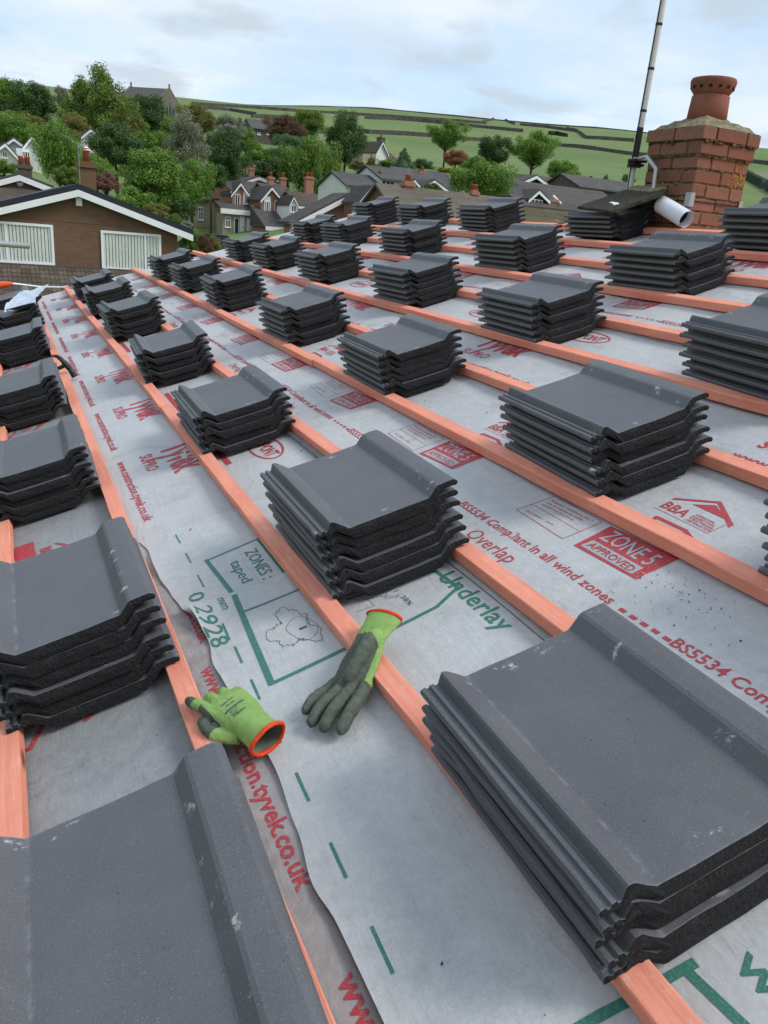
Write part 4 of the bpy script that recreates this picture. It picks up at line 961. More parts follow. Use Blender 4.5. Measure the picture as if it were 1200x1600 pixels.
for uu in (1.545, 1.44, 1.30, 1.165, 1.012, .845, .684, .52, .36, .2): GQ([(-.222 - .022*max(0, 1.45 - uu), uu), (-.217 - .022*max(0, 1.45 - uu), uu), (-.220 - .022*max(0, 1.45 - uu), uu - .072), (-.225 - .022*max(0, 1.45 - uu), uu - .072)])
GL([(.262, 1.31), (.258, 1.408)], .009); GL([(.262, 1.31), (.190, 1.276), (.081, 1.266)], .009); GL([(.258, 1.408), (.05, 1.44)], .006)
GT('Underlay', .246, 1.378, .26, .046, .012, cut=.2955)
GL([(-.088, .448), (.072, .436)], .013); GL([(.060, .436), (.082, .20)], .013); GL([(-.088, .448), (-.088, .30)], .010)
GT('wind zones', .108, .415, .34, .042, .010)
P = Print(lambda v, u: memb(v, u) + .0026 + curl2(v - vedge(u), u), .001); PAR = GS2; PINK = (MT['dark_ink'], MT['pale_ink'])
rm = random.Random(5); outl = []
for k in range(120):
    a = k/120*6.283; r = 1 + .24*math.sin(3*a + .6) + .16*math.sin(5*a + 2) + .10*math.sin(11*a + 1)*math.sin(2*a) + .08*rm.uniform(-1, 1)
    outl.append((-.092 + .047*r*math.sin(a), 1.42 + .075*r*math.cos(a)))
GL(outl, .0012, True); outl = [(-.075 + .030*math.sin(a)*(1 + .12*math.sin(4*a)), 1.405 + .052*math.cos(a)) for a in [i*.2618 for i in range(24)]]
GL(outl, .001, True); GT('1', -.082, 1.408, .008, .018)
outl = [(.045 + .03*math.sin(k*1.3) + .012*k, 1.40 - .012*rm.uniform(-1, 1) - .03*math.cos(k*.9)) for k in range(11)]; GL(outl, .001)
GT('1 : 38%', .145, 1.395, .075, .012)
# ------------------------------------------------------------------ battens
BO = {-2: .042, -1: .005, 0: -.015, 1: -.036, 2: .008, 3: .003, 4: -.018, 5: -.026, 6: .010, 7: -.010, 8: .021, 9: .015}
UE = {-2: 8.5, -1: 8.5, 0: 8.66, 1: 8.62, 2: 8.78, 3: 8.6, 4: 8.95, 5: 8.6, 6: 8.85, 7: 8.6, 8: 8.7, 9: 8.6}
JN = {-2: 2.2, -1: 3.95, 0: 3.3, 1: 4.35, 2: 3.3, 3: 2.05, 4: 3.02, 5: 3.4, 6: 3.33, 7: 4.4, 8: 5.0, 9: 4.6}
ORD = {-2: 'first', -1: 'second', 0: 'third', 1: 'fourth', 2: 'fifth', 3: 'sixth', 4: 'seventh', 5: 'eighth', 6: 'ninth', 7: 'tenth', 8: 'eleventh', 9: 'twelfth'}
BW, BH = .043, .0325
def batten(v, ua, ub, seed, label, lift_far=0.0):
    rnd = random.Random(seed); n = max(3, int((ub - ua)/.12)); m = MB(); c = .002; vv = []; ff = []
    prof = [(-BW/2 + c, -BH), (BW/2 - c, -BH), (BW/2, -BH + c), (BW/2, -c), (BW/2 - c, 0), (-BW/2 + c, 0), (-BW/2, -c), (-BW/2, -BH + c)]
    ph = rnd.random()*6
    for i in range(n + 1):
        t = i/n; u = (ub - ua)*t; bow = .0035*math.sin(u*1.1 + ph) + .0012*rnd.uniform(-1, 1); up = lift_far*max(0, t - .6)**2
        for a, z in prof: vv.append((a + bow + .0006*rnd.uniform(-1, 1), u, z + up))
    for i in range(n):
        for k in range(8): k2 = (k+1) % 8; ff.append((i*8+k, i*8+k2, (i+1)*8+k2, (i+1)*8+k))
    ff += [tuple(range(7, -1, -1)), tuple(n*8 + k for k in range(8))]; m.add(vv, ff)
    o = m.build('roof_batten', MT['batten'], None, ROOF @ T(v, ua, 0))
    return tag(o, label, 'roof batten', 'salmon pink roof battens')
_bat = batten
def batten(v, ua, ub, seed, label, lift_far=0.0):
    _bat(v, ua, ub, seed, label, lift_far)
for k in sorted(BO):
    v = (k + BO[k])*G
    batten(v, U0 + .1, JN[k] - .0015, 100 + k, f'near length of the {ORD[k]} pink timber batten up from the eaves')
    batten(v + (.003 if k % 2 else -.003), JN[k] + .0015, UE[k], 200 + k, f'far length of the {ORD[k]} pink timber batten up from the eaves')

# ------------------------------------------------------------------ roof tiles, every tile its own object
TL, TWD = .430, .345
ST_ = [(0,9,1,2),(3,13,4,2),(9,13.5,9,2),(11,9.5,11,2),(15,9.5,15,2),(17,14,17,2),(23,14,23,2),(25,9.5,25,2),(30,9.5,30,2),(32,14,33,2),(37,24,40,2),(40,27,45,2),(46,26.5,51,1.5),(50,24,56,-2),
       (63,12.5,70,-14),(76,1,84,-26),(81,0,90,-28),(120,-.5,120,-28),(165,-1,165,-28),(210,-.9,210,-28),(245,-.3,240,-28),(267,0,256,-28),(271,1.2,264,-27),(281,10,282,-11),(291,19,300,4),(297,21.5,305,7.5),(318,22.5,318,8.5),(334,21.8,328,8.5),(341,19,336,7.5),(345,14,340,7)]
US = [0, .0025, .008, .02, .05, .10, .16, .22, .28, .34, .385, .412, .423, .4275, .43]
def tile_mesh(seed):
    rnd = random.Random(seed); M = len(ST_); N = len(US); NT = 4; m = MB()
    chip = [(rnd.uniform(.03, .4), rnd.uniform(.006, .03), rnd.uniform(.001, .0035)) for _ in range(5)]
    endj = {(e, i, t): rnd.uniform(-1, 1) for e in (0, 1) for i in range(M) for t in range(NT)}
    def P(j, i, t):
        xt, zt, xb, zb = ST_[i]; f = t/(NT - 1); x = xt + (xb - xt)*f; z = zt + (zb - zt)*f; u = US[j]
        x *= .001; z = z*.001 - .002
        if i <= 1 and t < NT:
            for cu, cw, cd_ in chip:
                if abs(u - cu) < cw: x += cd_*(1 - abs(u - cu)/cw)
            x += .0006*noise.noise((u*60, seed, 1))
        if i >= M - 2: x += .0012*noise.noise((u*55, seed, 7)) - .0006
        if 1 < i < M - 1 and t == 0: z += .0005*noise.noise((x*30, u*14, seed*3.1))
        if j == 0 or j == N - 1:
            e = 0 if j == 0 else 1; s = 1 if e == 0 else -1
            u += s*.0010*endj[(e, i, t)] + s*(.0010 if t in (0, NT-1) else -.0004)
            if i < 14 and t < 2: u += s*.0012*abs(endj[(e, i, 1)])
        elif j in (1, N - 2): z += .0003*endj[(0, i, t)]*(1 if t == 0 else .6)
        return (x, u, z)
    # top, bottom
    vt = [[P(j, i, 0) for i in range(M)] for j in range(N)]; vb = [[P(j, i, NT-1) for i in range(M)] for j in range(N)]
    m.add([p for r in vt for p in r], [(j*M+i, j*M+i+1, (j+1)*M+i+1, (j+1)*M+i) for j in range(N-1) for i in range(M-1)], 0)
    m.add([p for r in vb for p in r], [(j*M+i, (j+1)*M+i, (j+1)*M+i+1, j*M+i+1) for j in range(N-1) for i in range(M-1)], 1)
    for i, fl, mi in ((0, 0, 0), (M-1, 1, 1)):
        vv = [P(j, i, t) for j in range(N) for t in range(NT)]
        m.add(vv, [((j*NT+t, (j+1)*NT+t, (j+1)*NT+t+1, j*NT+t+1) if fl else (j*NT+t, j*NT+t+1, (j+1)*NT+t+1, (j+1)*NT+t)) for j in range(N-1) for t in range(NT-1)], mi)
    for j, fl in ((0, 0), (N-1, 1)):
        vv = [P(j, i, t) for i in range(M) for t in range(NT)]
        m.add(vv, [((i*NT+t, i*NT+t+1, (i+1)*NT+t+1, (i+1)*NT+t) if fl else (i*NT+t, (i+1)*NT+t, (i+1)*NT+t+1, i*NT+t+1)) for i in range(M-1) for t in range(NT-1)], 1)
    # two nibs under the head end
    for nx in (.11, .21): m.box((nx, TL - .024, -.0335), (nx + .03, TL - .008, -.0295), 1)
    return m.mesh('roof_tile', [MT['coat'], MT['core']])
TILES = [tile_mesh(s) for s in range(8)]
STACKS = [('0a', 5, -0.0448, 0.444, -0.0276, 0.0299), ('0b', 6, 0.0046, 1.4085, -0.0188, 0.0294), ('0c', 5, -0.0125, 2.5656, -0.0207, 0.0294), ('0d', 5, -0.0131, 3.7472, -0.058, 0.0364), ('0e', 6, 0.0161, 5.1312, 0.0172, 0.0302), ('0f', 6, 0.0036, 6.272, -0.027, 0.0297), ('0g', 5, -0.0015, 7.3037, -0.0126, 0.0371),
 ('2g', 6, .690, .474, -.03, .0300), ('2f', 6, 0.6881, 1.3706, -0.0528, 0.0286), ('2e', 6, 0.6717, 2.5243, -0.0306, 0.0275), ('2d', 6, 0.6958, 3.703, 0.0038, 0.0297), ('2a', 6, 0.6944, 5.1261, -0.0479, 0.0309), ('2b', 6, 0.7148, 6.2875, -0.008, 0.0298), ('2c', 6, 0.7022, 7.2362, -0.0056, 0.0311),
 ('4a', 6, 1.3673, 1.4003, -0.079, 0.0309), ('4b', 6, 1.3505, 2.5519, -0.0239, 0.0280), ('4c', 6, 1.3886, 3.7465, 0.0189, 0.0302), ('4d', 6, 1.4044, 5.1112, 0.0009, 0.0295), ('4e', 6, 1.4156, 6.2897, 0.0057, 0.029), ('4f', 6, 1.4112, 7.2046, -0.0014, 0.0285),
 ('6a', 6, 2.0898, 2.5834, 0.0252, 0.03), ('6b', 6, 2.0967, 3.7881, 0.0342, 0.0308), ('6c', 6, 2.0973, 5.1547, 0.0169, 0.0292), ('6d', 6, 2.150, 6.50, 0.0204, 0.0275), ('6e', 6, 2.0917, 7.2127, -0.0136, 0.0292),
 ('8a', 6, 2.8176, 2.6072, 0.0138, 0.0309), ('8b', 5, 2.8439, 3.8887, 0.0279, 0.0280), ('8c', 6, 2.8018, 5.2073, -0.0175, 0.0301), ('8d', 6, 2.8086, 6.3137, -0.0239, 0.0295), ('8e', 6, 2.7895, 7.3027, -0.0464, 0.0327),
 ('L1', 7, -0.682, 0.465, -0.0259, 0.0290), ('L2', 6, -0.6774, 1.3985, -0.0004, 0.0316), ('L3', 6, -0.702, 2.5669, -0.0186, 0.0275), ('L4', 6, -0.7166, 3.7729, -0.0368, 0.0275), ('L5', 6, -0.697, 5.3179, -0.0353, 0.0270), ('L6', 5, -0.6654, 6.4542, -0.0, 0.031), ('L7', 6, -0.69, 7.30, 0.0, 0.031)]
ROWN = {'L': 'row at the eaves', '0': 'row with the gloves', '2': 'row above the gloves', '4': 'fourth row from the eaves', '6': 'row below the ridge row', '8': 'ridge row'}
NTH = ['first', 'second', 'third', 'fourth', 'fifth', 'sixth', 'seventh']
NEAR = ['nearest'] + [q + ' nearest' for q in NTH[1:]]
cnt = {}; rt = random.Random(21); STK = {}
for sid, n, v, u, a, pi in STACKS:
    c = cnt.get(sid[0], 0); cnt[sid[0]] = c + 1
    pi = max(.0275, min(.0335, pi))
    for k in range(n):
        jv, ju, ja = rt.uniform(-.004, .004), rt.uniform(-.011, .011), rt.uniform(-.012, .012)
        if k == n - 1: jv = ju = ja = 0.0
        if k == 0: jv *= .4; ja *= .3
        z = k*pi + (rt.uniform(-.0012, .0012) if 0 < k < n - 1 else 0)
        o = link('roof_tile', TILES[rt.randrange(8)], None, ROOF @ T(v + jv, u + ju, z + .0006) @ RZ(a + ja) @ Matrix.Rotation(rt.uniform(-.004, .004), 4, 'Y'))
        pos = 'top' if k == n - 1 else ('bottom' if k == 0 else NTH[n - 1 - k] + ' from top')
        tag(o, f'grey roof tile, {pos}, {NEAR[c]} stack of the {ROWN[sid[0]]}', 'roof tile', 'stacked dark grey roof tiles')
    STK[sid] = (v, u, a, (n-1)*pi)

# black crumbs broken off the tiles, scattered on the membrane
rcr = random.Random(9); b = MB()
for i in range(900):
    if i < 650:
        sid, n_, v_, u_, a_, p_ = STACKS[rcr.randrange(len(STACKS))]; vv_, uu_ = v_ + rcr.gauss(.17, .22), u_ + rcr.gauss(-.02, .22)
    elif i < 780: vv_, uu_ = .60 + rcr.gauss(0, .06), 1.0 + rcr.gauss(0, .07)
    else: vv_, uu_ = rcr.uniform(-1.0, 3.1), rcr.uniform(0, 8.4)
    if any(abs(vv_ - (k + BO[k])*G) < .03 for k in BO) or not -1.4 < vv_ < 3.2: continue
    lf = .0042 if vedge(uu_) < vv_ < .29 and uu_ < 2.1 else (.0012 if vv_ < .33 else .0032)
    r_ = rcr.uniform(.0006, .0022) if rcr.random() < .85 else rcr.uniform(.002, .004); c_ = Vector((vv_, uu_, memb(vv_, uu_) + lf + r_*.4))
    P4 = [c_ + Vector((rcr.gauss(0, 1), rcr.gauss(0, 1), rcr.gauss(0, .7))).normalized()*r_ for _ in range(4)]
    b.add(P4, [(0, 1, 2), (0, 2, 3), (0, 3, 1), (1, 3, 2)])
tag(b.build('tile_crumbs', MT['core'], None, ROOF), kind='stuff')

# ------------------------------------------------------------------ brick chimney, each brick its own piece
CX, CY, CW = 3.085, 3.69, .410
MT['chim_brick'] = (lambda m: (m.bump(m.noise(m.coord(), 60, 5, .7), .5, .004), m.fin(m.mix(m.ramp(m.noise(m.coord(), 22, 5, .7), [(.42, 0.0), (.7, .65)]),
    m.mix(m.math('MULTIPLY', m.rnd(), .8), (.215, .092, .060), (.295, .142, .094)), (.13, .09, .062)), .92, .2))[-1])(NM('chimney_brick'))
def mossy():
    m = NM('mossy_mortar'); v = m.coord(); n = m.noise(v, 22, 5, .7)
    c = m.ramp(n, [(.35, (.03, .026, .016)), (.5, (.085, .075, .035)), (.65, (.20, .17, .10))]); m.bump(n, .8, .01); return m.fin(c, .95, .1)
def flaunch():
    m = NM('lichened_cement'); v = m.coord(); n = m.noise(v, 30, 6, .75)
    c = m.ramp(n, [(.3, (.07, .06, .04)), (.5, (.24, .20, .12)), (.68, (.38, .34, .25))]); m.bump(n, .8, .012); return m.fin(c, .95, .1)
MT['moss'] = mossy(); MT['flaunch'] = flaunch()
MT['lichen'] = plain('orange_lichen', (.36, .21, .035), .95, .1, .4, 60, .5, 120)
ch = empty('chimney_stack', T(CX, CY, .7), 'square red brick chimney stack with one clay pot at the roof ridge', 'chimney')
ZT = 1.475 - .7
def brick_mesh(L):
    m = MB(); bm_ = bmesh.new(); bmesh.ops.create_cube(bm_, size=1.0, matrix=Matrix.Diagonal((L, .102, .066, 1)))
    bmesh.ops.bevel(bm_, geom=bm_.edges[:], offset=.004, segments=1, affect='EDGES')
    r = random.Random(int(L*1e4))
    for v in bm_.verts: v.co += Vector((r.uniform(-1, 1), r.uniform(-1, 1), r.uniform(-1, 1)))*.0012
    me = bpy.data.meshes.new('brick'); bm_.to_mesh(me); bm_.free(); me.materials.append(MT['chim_brick']); return me
BM = {}
NCR = 15; rb = random.Random(4)
for c in range(NCR):
    zc = ZT - .033 - c*.0755; out = .024 if c == 0 else (.012 if c == 1 else 0.0)
    w = CW + 2*out; bl = (w - .010)/2; il = w - 2*.102 - .020
    def brick(x, y, rot, L):
        L = round(L, 3)
        if L not in BM: BM[L] = brick_mesh(L)
        link('brick', BM[L], ch, T(x + rb.uniform(-.0015, .0015), y + rb.uniform(-.0015, .0015), zc + rb.uniform(-.0015, .0015)) @ RZ(rot + rb.uniform(-.006, .006)))
    for s in (0, 1):
        e = (.051 - out) if s == 0 else (CW + out - .051)
        if c % 2 == 0:
            for q in (0, 1): brick(e, -out + bl/2 + q*(bl + .010), math.pi/2, bl)
            brick(CW/2, e, 0, il)
        else:
            for q in (0, 1): brick(-out + bl/2 + q*(bl + .010), e, 0, bl)
            brick(e, CW/2, math.pi/2, il)
b = MB(); b.box((.0045, .0045, ZT - NCR*.0755), (CW - .0045, CW - .0045, ZT - .157)); b.box((-.007, -.007, ZT - .156), (CW + .007, CW + .007, ZT - .004)); b.build('mortar', MT['moss'], ch)
# clumps of moss hanging out of the joints and orange lichen
def blob(mb_, p, r, seed, flat=(1, 1, 1)):
    rr = random.Random(seed); V = []; F = []; n, k = 5, 8
    for i in range(n + 1):
        for j in range(k):
            th = math.pi*i/n; a = 2*math.pi*j/k; q = r*(1 + rr.uniform(-.3, .3)); V.append((p[0] + q*math.sin(th)*math.cos(a)*flat[0], p[1] + q*math.sin(th)*math.sin(a)*flat[1], p[2] + q*math.cos(th)*flat[2]))
    for i in range(n):
        for j in range(k): F.append((i*k+j, (i+1)*k+j, (i+1)*k+(j+1) % k, i*k+(j+1) % k))
    mb_.add(V, F, 0, True)
b = MB()
for i in range(46):
    c = rb.choice([1, 1, 1, 2, 2, 3, 4]); z = ZT - c*.0755 + .003 + rb.uniform(-.006, .008); t = rb.uniform(0, CW); o_ = .022 if c == 1 else (.012 if c == 2 else .0)
    if rb.random() < .5: blob(b, (-o_ + .004, t, z), rb.uniform(.006, .013), i, (.6, 1.7, .8))
    else: blob(b, (t, -o_ + .004, z), rb.uniform(.006, .013), i, (1.7, .6, .8))
b.build('moss', MT['moss'], ch)
b = MB()
for i in range(240):
    if i < 120: x, z = CW - .06 + rb.gauss(0, .034), ZT - .25 + rb.gauss(0, .052); x = min(x, CW - .006); blob(b, (x, .0005, z), rb.uniform(.002, .0065), i, (1, .16, 1))
    else: y, z = rb.uniform(.02, .34), ZT - rb.choice([.305, .38, .232]) + rb.gauss(0, .008); blob(b, (.0005, y, z), rb.uniform(.0025, .007), i, (.16, 1, 1))
b.build('lichen', MT['lichen'], ch)
b = MB(); o_ = .022; n = 9; vv = []; ff = []
for j in range(n + 1):
    for i in range(n + 1):
        x = -o_ + (CW + 2*o_)*i/n; y = -o_ + (CW + 2*o_)*j/n; d = max(abs(i/n - .5), abs(j/n - .5))*2
        vv.append((x, y, ZT + .002 + .115*(1 - d)**.85 + .006*noise.noise((x*18, y*18, 0))*(d < .98)))
for j in range(n):
    for i in range(n): a = j*(n+1)+i; ff.append((a, a+1, a+n+2, a+n+1))
b.add(vv, ff); b.build('flaunching', MT['flaunch'], ch)
MT['pot_clay'] = plain('pot_clay', (.235, .085, .055), .85, .3, .14, 9, .2, 60); MT['cowl_clay'] = plain('cowl_clay', (.20, .085, .055), .88, .3, .18, 12, .2, 60)
px_, py_ = CW/2, CW/2
b = MB(); b.lathe([(.0, .04), (.116, .04), (.112, .12), (.107, .196), (.101, .200), (.092, .196), (.092, .1), (0, .1)], 32, (px_, py_, ZT)); pot = b.build('chimney_pot', MT['pot_clay'], ch)
b = MB(); b.lathe([(.0, .190), (.090, .190), (.097, .200), (.114, .222), (.128, .255), (.130, .275), (.124, .287), (.110, .290), (.098, .285), (.090, .255), (0, .25)], 32, (px_, py_, ZT)); cw = b.build('cowl', MT['cowl_clay'], pot)
b = MB()
for k in range(14):
    a = 2*math.pi*(k + .5)/14; nx, ny = math.cos(a), math.sin(a); r = .1205
    c0 = Vector((px_ + nx*r, py_ + ny*r, ZT + .237)); b.tube([c0 - Vector((nx, ny, -.2))*.012, c0 + Vector((nx, ny, -.25))*.0035], .009, 10)
b.build('vent_hole', MT['black'], cw)
# strap wire and corner plates
b = MB(); zc = ZT - .395; b.box((-.0055, -.0055, zc - .0025), (CW + .0055, -.0015, zc + .0025)); b.box((-.0055, -.0015, zc - .0025), (-.0015, CW + .004, zc + .0025)); b.build('lashing_wire', MT['dark_metal'], ch)
b = MB(); b.box((-.010, -.010, zc - .032), (.022, -.0058, zc + .045)); b.box((-.010, -.0058, zc - .032), (-.0058, .035, zc + .045)); b.box((CW - .02, -.010, zc - .035), (CW + .010, -.0058, zc + .03)); b.build('corner_plate', MT['metal'], ch)

# ------------------------------------------------------------------ mast lashed to the chimney
mp = empty('aerial_mast', T(3.06, 4.20, .80), 'tall white and black banded aerial mast lashed to the chimney', 'mast')
MT['mast_white'] = plain('mast_white', (.62, .61, .57), .55, .4, .08, 9); MT['tape'] = plain('black_tape', (.02, .02, .022), .6, .4, .4, 40)
m0, m1 = Vector((0, 0, .0)), Vector((.03, 0, 4.0)); md = (m1 - m0).normalized()
def mz(z): return m0 + md*z
b = MB(); b.tube([mz(0), mz(3.6)], .0195, 16); b.build('tube', MT['mast_white'], mp)
for za, zb in ((.53, .70), (.785, .80), (1.015, 1.03), (1.25, 1.265), (1.48, 1.495)):
    b = MB(); b.tube([mz(za), mz(zb)], .0203, 16); b.build('tape_band', MT['tape'], mp)
b = MB(); b.tube([mz(.30) + Vector((-.0215, -.004, 0)), mz(2.6) + Vector((-.0215, -.004, 0))], .0035, 6); b.build('coax_cable', MT['tape'], mp)
q = mz(.50); b = MB(); b.tube([q + Vector((-.07, -.03, .0)), q + Vector((.07, -.03, .012))], .009, 8); b.tube([q + Vector((-.06, -.03, -.022)), q + Vector((.05, -.03, -.012))], .009, 8); b.box((q.x - .028, q.y - .036, q.z - .03), (q.x + .028, q.y + .028, q.z + .02)); b.build('clamp', MT['dark_metal'], mp)
b = MB(); b.tube([q + Vector((.0, -.03, .02)), q + Vector((-.03, -.14, .025)), q + Vector((-.05, -.26, -.05)), q + Vector((-.05, -.27, -.20))], .013, 8); b.tube([q + Vector((-.05, -.27, -.18)), q + Vector((-.02, -.27, -.18))], .010, 8); b.build('bracket', MT['metal'], mp)

# ------------------------------------------------------------------ loose things near the ridge
def lay(v, u, n, a=0.0, tilt=None):
    m = ROOF @ T(v, u, n) @ RZ(a)
    return m @ tilt if tilt else m
def mat_oldtile():
    m = NM('weathered_concrete'); v = m.coord(); n = m.noise(v, 40, 6, .7)
    c = m.ramp(n, [(.3, (.028, .024, .018)), (.5, (.055, .046, .034)), (.7, (.085, .075, .058))]); m.bump(n, .8, .005); return m.fin(c, .95, .15)
MT['oldtile'] = mat_oldtile()
def slab(name, L, Wd, th, m, mw, label, seed):
    r = random.Random(seed); bm_ = bmesh.new(); nx, ny = 8, 9; b = MB(); vv = []; ff = []
    for zz_ in (th, 0):
        for j in range(ny + 1):
            for i in range(nx + 1):
                e = (i in (0, nx)) or (j in (0, ny)); vv.append((Wd*i/nx + (r.uniform(-.003, .003) if e else 0), L*j/ny + (r.uniform(-.003, .003) if e else 0), zz_ + r.uniform(-.001, .001) - (.003 if e and zz_ else 0)))
    K1 = (nx+1)*(ny+1)
    for j in range(ny):
        for i in range(nx): a = j*(nx+1)+i; ff += [(a, a+1, a+nx+2, a+nx+1), (K1+a, K1+a+nx+1, K1+a+nx+2, K1+a+1)]
    for i in range(nx): ff += [(i, K1+i, K1+i+1, i+1), (ny*(nx+1)+i, ny*(nx+1)+i+1, K1+ny*(nx+1)+i+1, K1+ny*(nx+1)+i)]
    for j in range(ny): a = j*(nx+1); ff += [(a, a+nx+1, K1+a+nx+1, K1+a), (a+nx, K1+a+nx, K1+a+2*nx+1, a+2*nx+1)]
    bm_.free(); b.add(vv, ff); return tag(b.build(name, m, None, mw), label, 'roof tile')
v8, u8, a8, z8 = STK['8b']
ot = slab('old_roof_tile', .40, .36, .020, MT['oldtile'], lay(v8 - .035, u8 - .06, z8 + .036, -.16, Matrix.Rotation(-.085, 4, 'Y') @ Matrix.Rotation(.02, 4, 'X')), 'weathered brown old tile lying on the ridge row stack before the mast', 3)
b = MB(); P_ = [(.075, .10), (.10, .075), (.115, .11), (.12, .19), (.105, .20), (.095, .14)]; b.prism([(x, y, .0205) for x, y in P_], (0, 0, .0012)); b.build('white_smear', MT['white'], ot)
slab('old_roof_tile', .34, .10, .014, MT['flaunch'], lay(v8 + .30, u8 - .02, z8 + .078, -.2, Matrix.Rotation(-.05, 4, 'Y')), 'pale thin old tile edge sticking out beyond the weathered brown tile', 5)
# rolled white membrane
rr = empty('membrane_roll', lay(3.150, 3.60, .034), 'white roll of membrane leaning towards the chimney, dark open end', 'roll')
ax0, ax1 = Vector((0, 0, .012)), Vector((.02, .22, .09)); axd = (ax1 - ax0).normalized(); sa = axd.orthogonal().normalized(); sb = axd.cross(sa)
b = MB(); vv = []; ff = []; NS = 44
for e in (0, 1):
    for i in range(NS):
        a = i/ (NS - 1)*2*math.pi*1.6; r = .052 - .004*a/6.28; p = (ax0 if e == 0 else ax1) + (sa*math.cos(a) + sb*math.sin(a))*r; vv.append(tuple(p))
for i in range(NS - 1): ff.append((i, i+1, NS+i+1, NS+i))
b.add(vv, ff, 0, True); b.build('sheet', MT['white_roll'], rr)
b = MB(); b.tube([ax0 + axd*.05, ax0 + axd*.102], .043, 20); b.build('core', MT['black'], rr)  # black plug stands in for the shade inside the open roll
def scrap(label, v, u, w, hgt, seed):
    r = random.Random(seed); b = MB(); vv = []; ff = []; n = 6
    for j in range(n + 1):
        for i in range(n + 1):
            s, t = i/n, j/n; vv.append((.03*math.sin(t*2.2 + seed) + .012*noise.noise((s*3, t*3, seed)), -w*s*(1 - .55*t) - .2*w*t, hgt*t*(1 - .25*s) - .004))
    for j in range(n):
        for i in range(n): a = j*(n+1)+i; ff.append((a, a+1, a+n+2, a+n+1))
    b.add(vv, ff, 0, True); tag(b.build('membrane_scrap', MT['white_roll'], None, lay(v, u, -.01)), label, 'membrane scrap')
scrap('white torn membrane flap standing against the ridge row stack under the old tile', 3.10, 4.40, .22, .085, 1)
scrap('small pointed white membrane scrap on the ridge batten', 3.12, 4.80, .12, .05, 2)
scrap('white membrane scrap by the farthest ridge stacks', 2.95, 8.1, .3, .10, 4)
MT['strip_grey'] = plain('strip_grey', (.20, .20, .20), .6, .4, .2, 20)
# thin dark slip of slate left under a batten
tag(MB.build((lambda m: (m.box((0, 0, 0), (.05, .55, .004)), m)[1])(MB()), 'slate_strip', MT['strip_grey'], None, lay(.298, 2.02, -.030, .01)), 'thin grey strip tucked under the batten by the oval print', 'strip')

# ------------------------------------------------------------------ hammer, foil and tool at the eaves side
hm = empty('claw_hammer', lay(-.318, 4.52, 0), 'black claw hammer hooked over the batten, head up beside a tile stack', 'hammer')
b = MB(); b.tube([(.030, -.02, -.030), (.026, -.015, -.008), (.020, -.01, .012)], [.017, .017, .014], 12); b.tube([(.020, -.01, .012), (.014, -.004, .034), (.004, .004, .056)], [.0135, .017, .016], 12)
for s in (-1, 1): b.tube([(.004, .004 + s*.006, .056), (-.006, .012 + s*.008, .078), (-.020, .020 + s*.009, .094), (-.040, .030 + s*.010, .100)], [.0125, .0115, .009, .004], 8)
b.build('head', MT['dark_metal'], hm)
b = MB(); b.tube([(.006, 0, .040), (-.06, -.02, .034), (-.20, -.06, .022), (-.30, -.09, .016)], [.010, .011, .014, .015], 12); b.build('handle', MT['black'], hm)
MT['foil'] = plain('silver_foil', (.62, .68, .74), .28, .6, .2, 14, .6, 30, .55)
v6, u6, a6, z6 = STK['L6']; v7, u7, a7, z7 = STK['L7']
fo = empty('foil_packet', lay(v6 + .10, u6 + .02, z6 + .03, -.2), 'crumpled silver foil sheet folded over the stack by the orange tool', 'foil sheet')
b = MB(); vv = []; ff = []; n = 16
for j in range(n + 1):
    for i in range(n + 1):
        s, t = i/n, j/n; x, y = s*.22 + .05*t, t*.52 + .06*s
        z = .022 + .030*t + .011*noise.noise((s*4, t*6, 2)) + .006*noise.noise((s*11, t*14, 4)) - .03*max(0, .12 - t)/.12 + .02*abs(s - .5)
        vv.append((x, y, z))
for j in range(n):
    for i in range(n): a = j*(n+1)+i; ff.append((a, a+1, a+n+2, a+n+1))
b.add(vv, ff, 0); b.build('foil_top', MT['foil'], fo)
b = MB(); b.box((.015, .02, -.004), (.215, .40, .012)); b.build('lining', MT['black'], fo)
tl = empty('orange_tool', lay(-.50, 7.85, .200, 0), 'long thin silver tool with orange handle lying across the eaves stacks', 'tool')
b = MB(); b.tube([(-.55, .06, .02), (-.30, .03, .035), (-.14, .0, .030), (-.02, -.02, .018), (.05, -.03, .010)], [.030, .036, .042, .030, .012], 14); b.build('handle', MT['orange'], tl)
b = MB(); b.tube([(.05, -.03, .010), (.25, -.12, -.06), (.56, -.24, -.135)], [.016, .014, .010], 10, 0, True, True, .5); b.build('shaft', MT['white'], tl)

# ------------------------------------------------------------------ work gloves
def mat_knit(name, c0, c1):
    m = NM(name); v = m.coord()
    w = m.n('ShaderNodeTexWave', wave_type='BANDS', bands_direction='Y'); m.set(w, 'Vector', v); m.set(w, 'Scale', 130); m.set(w, 'Distortion', 1.2)
    w2 = m.n('ShaderNodeTexWave', wave_type='BANDS', bands_direction='X'); m.set(w2, 'Vector', v); m.set(w2, 'Scale', 190); m.set(w2, 'Distortion', .8)
    c = m.ramp(m.noise(v, 34, 5, .65), [(.3, c0), (.68, c1)])
    c = m.mix(m.ramp(w.outputs['Fac'], [(.2, .30), (.6, 0.0)]), c, tuple(x*.55 for x in c0))
    c = m.mix(m.ramp(m.noise(v, 60, 5, .75), [(.58, 0.0), (.75, .45)]), c, (.14, .16, .11))
    m.bump(m.math('ADD', w.outputs['Fac'], m.math('MULTIPLY', w2.outputs['Fac'], .5)), .6, .0022)
    return m.fin(c, .9, .15)
MT['knit'] = mat_knit('green_knit', (.27, .45, .12), (.40, .60, .20))
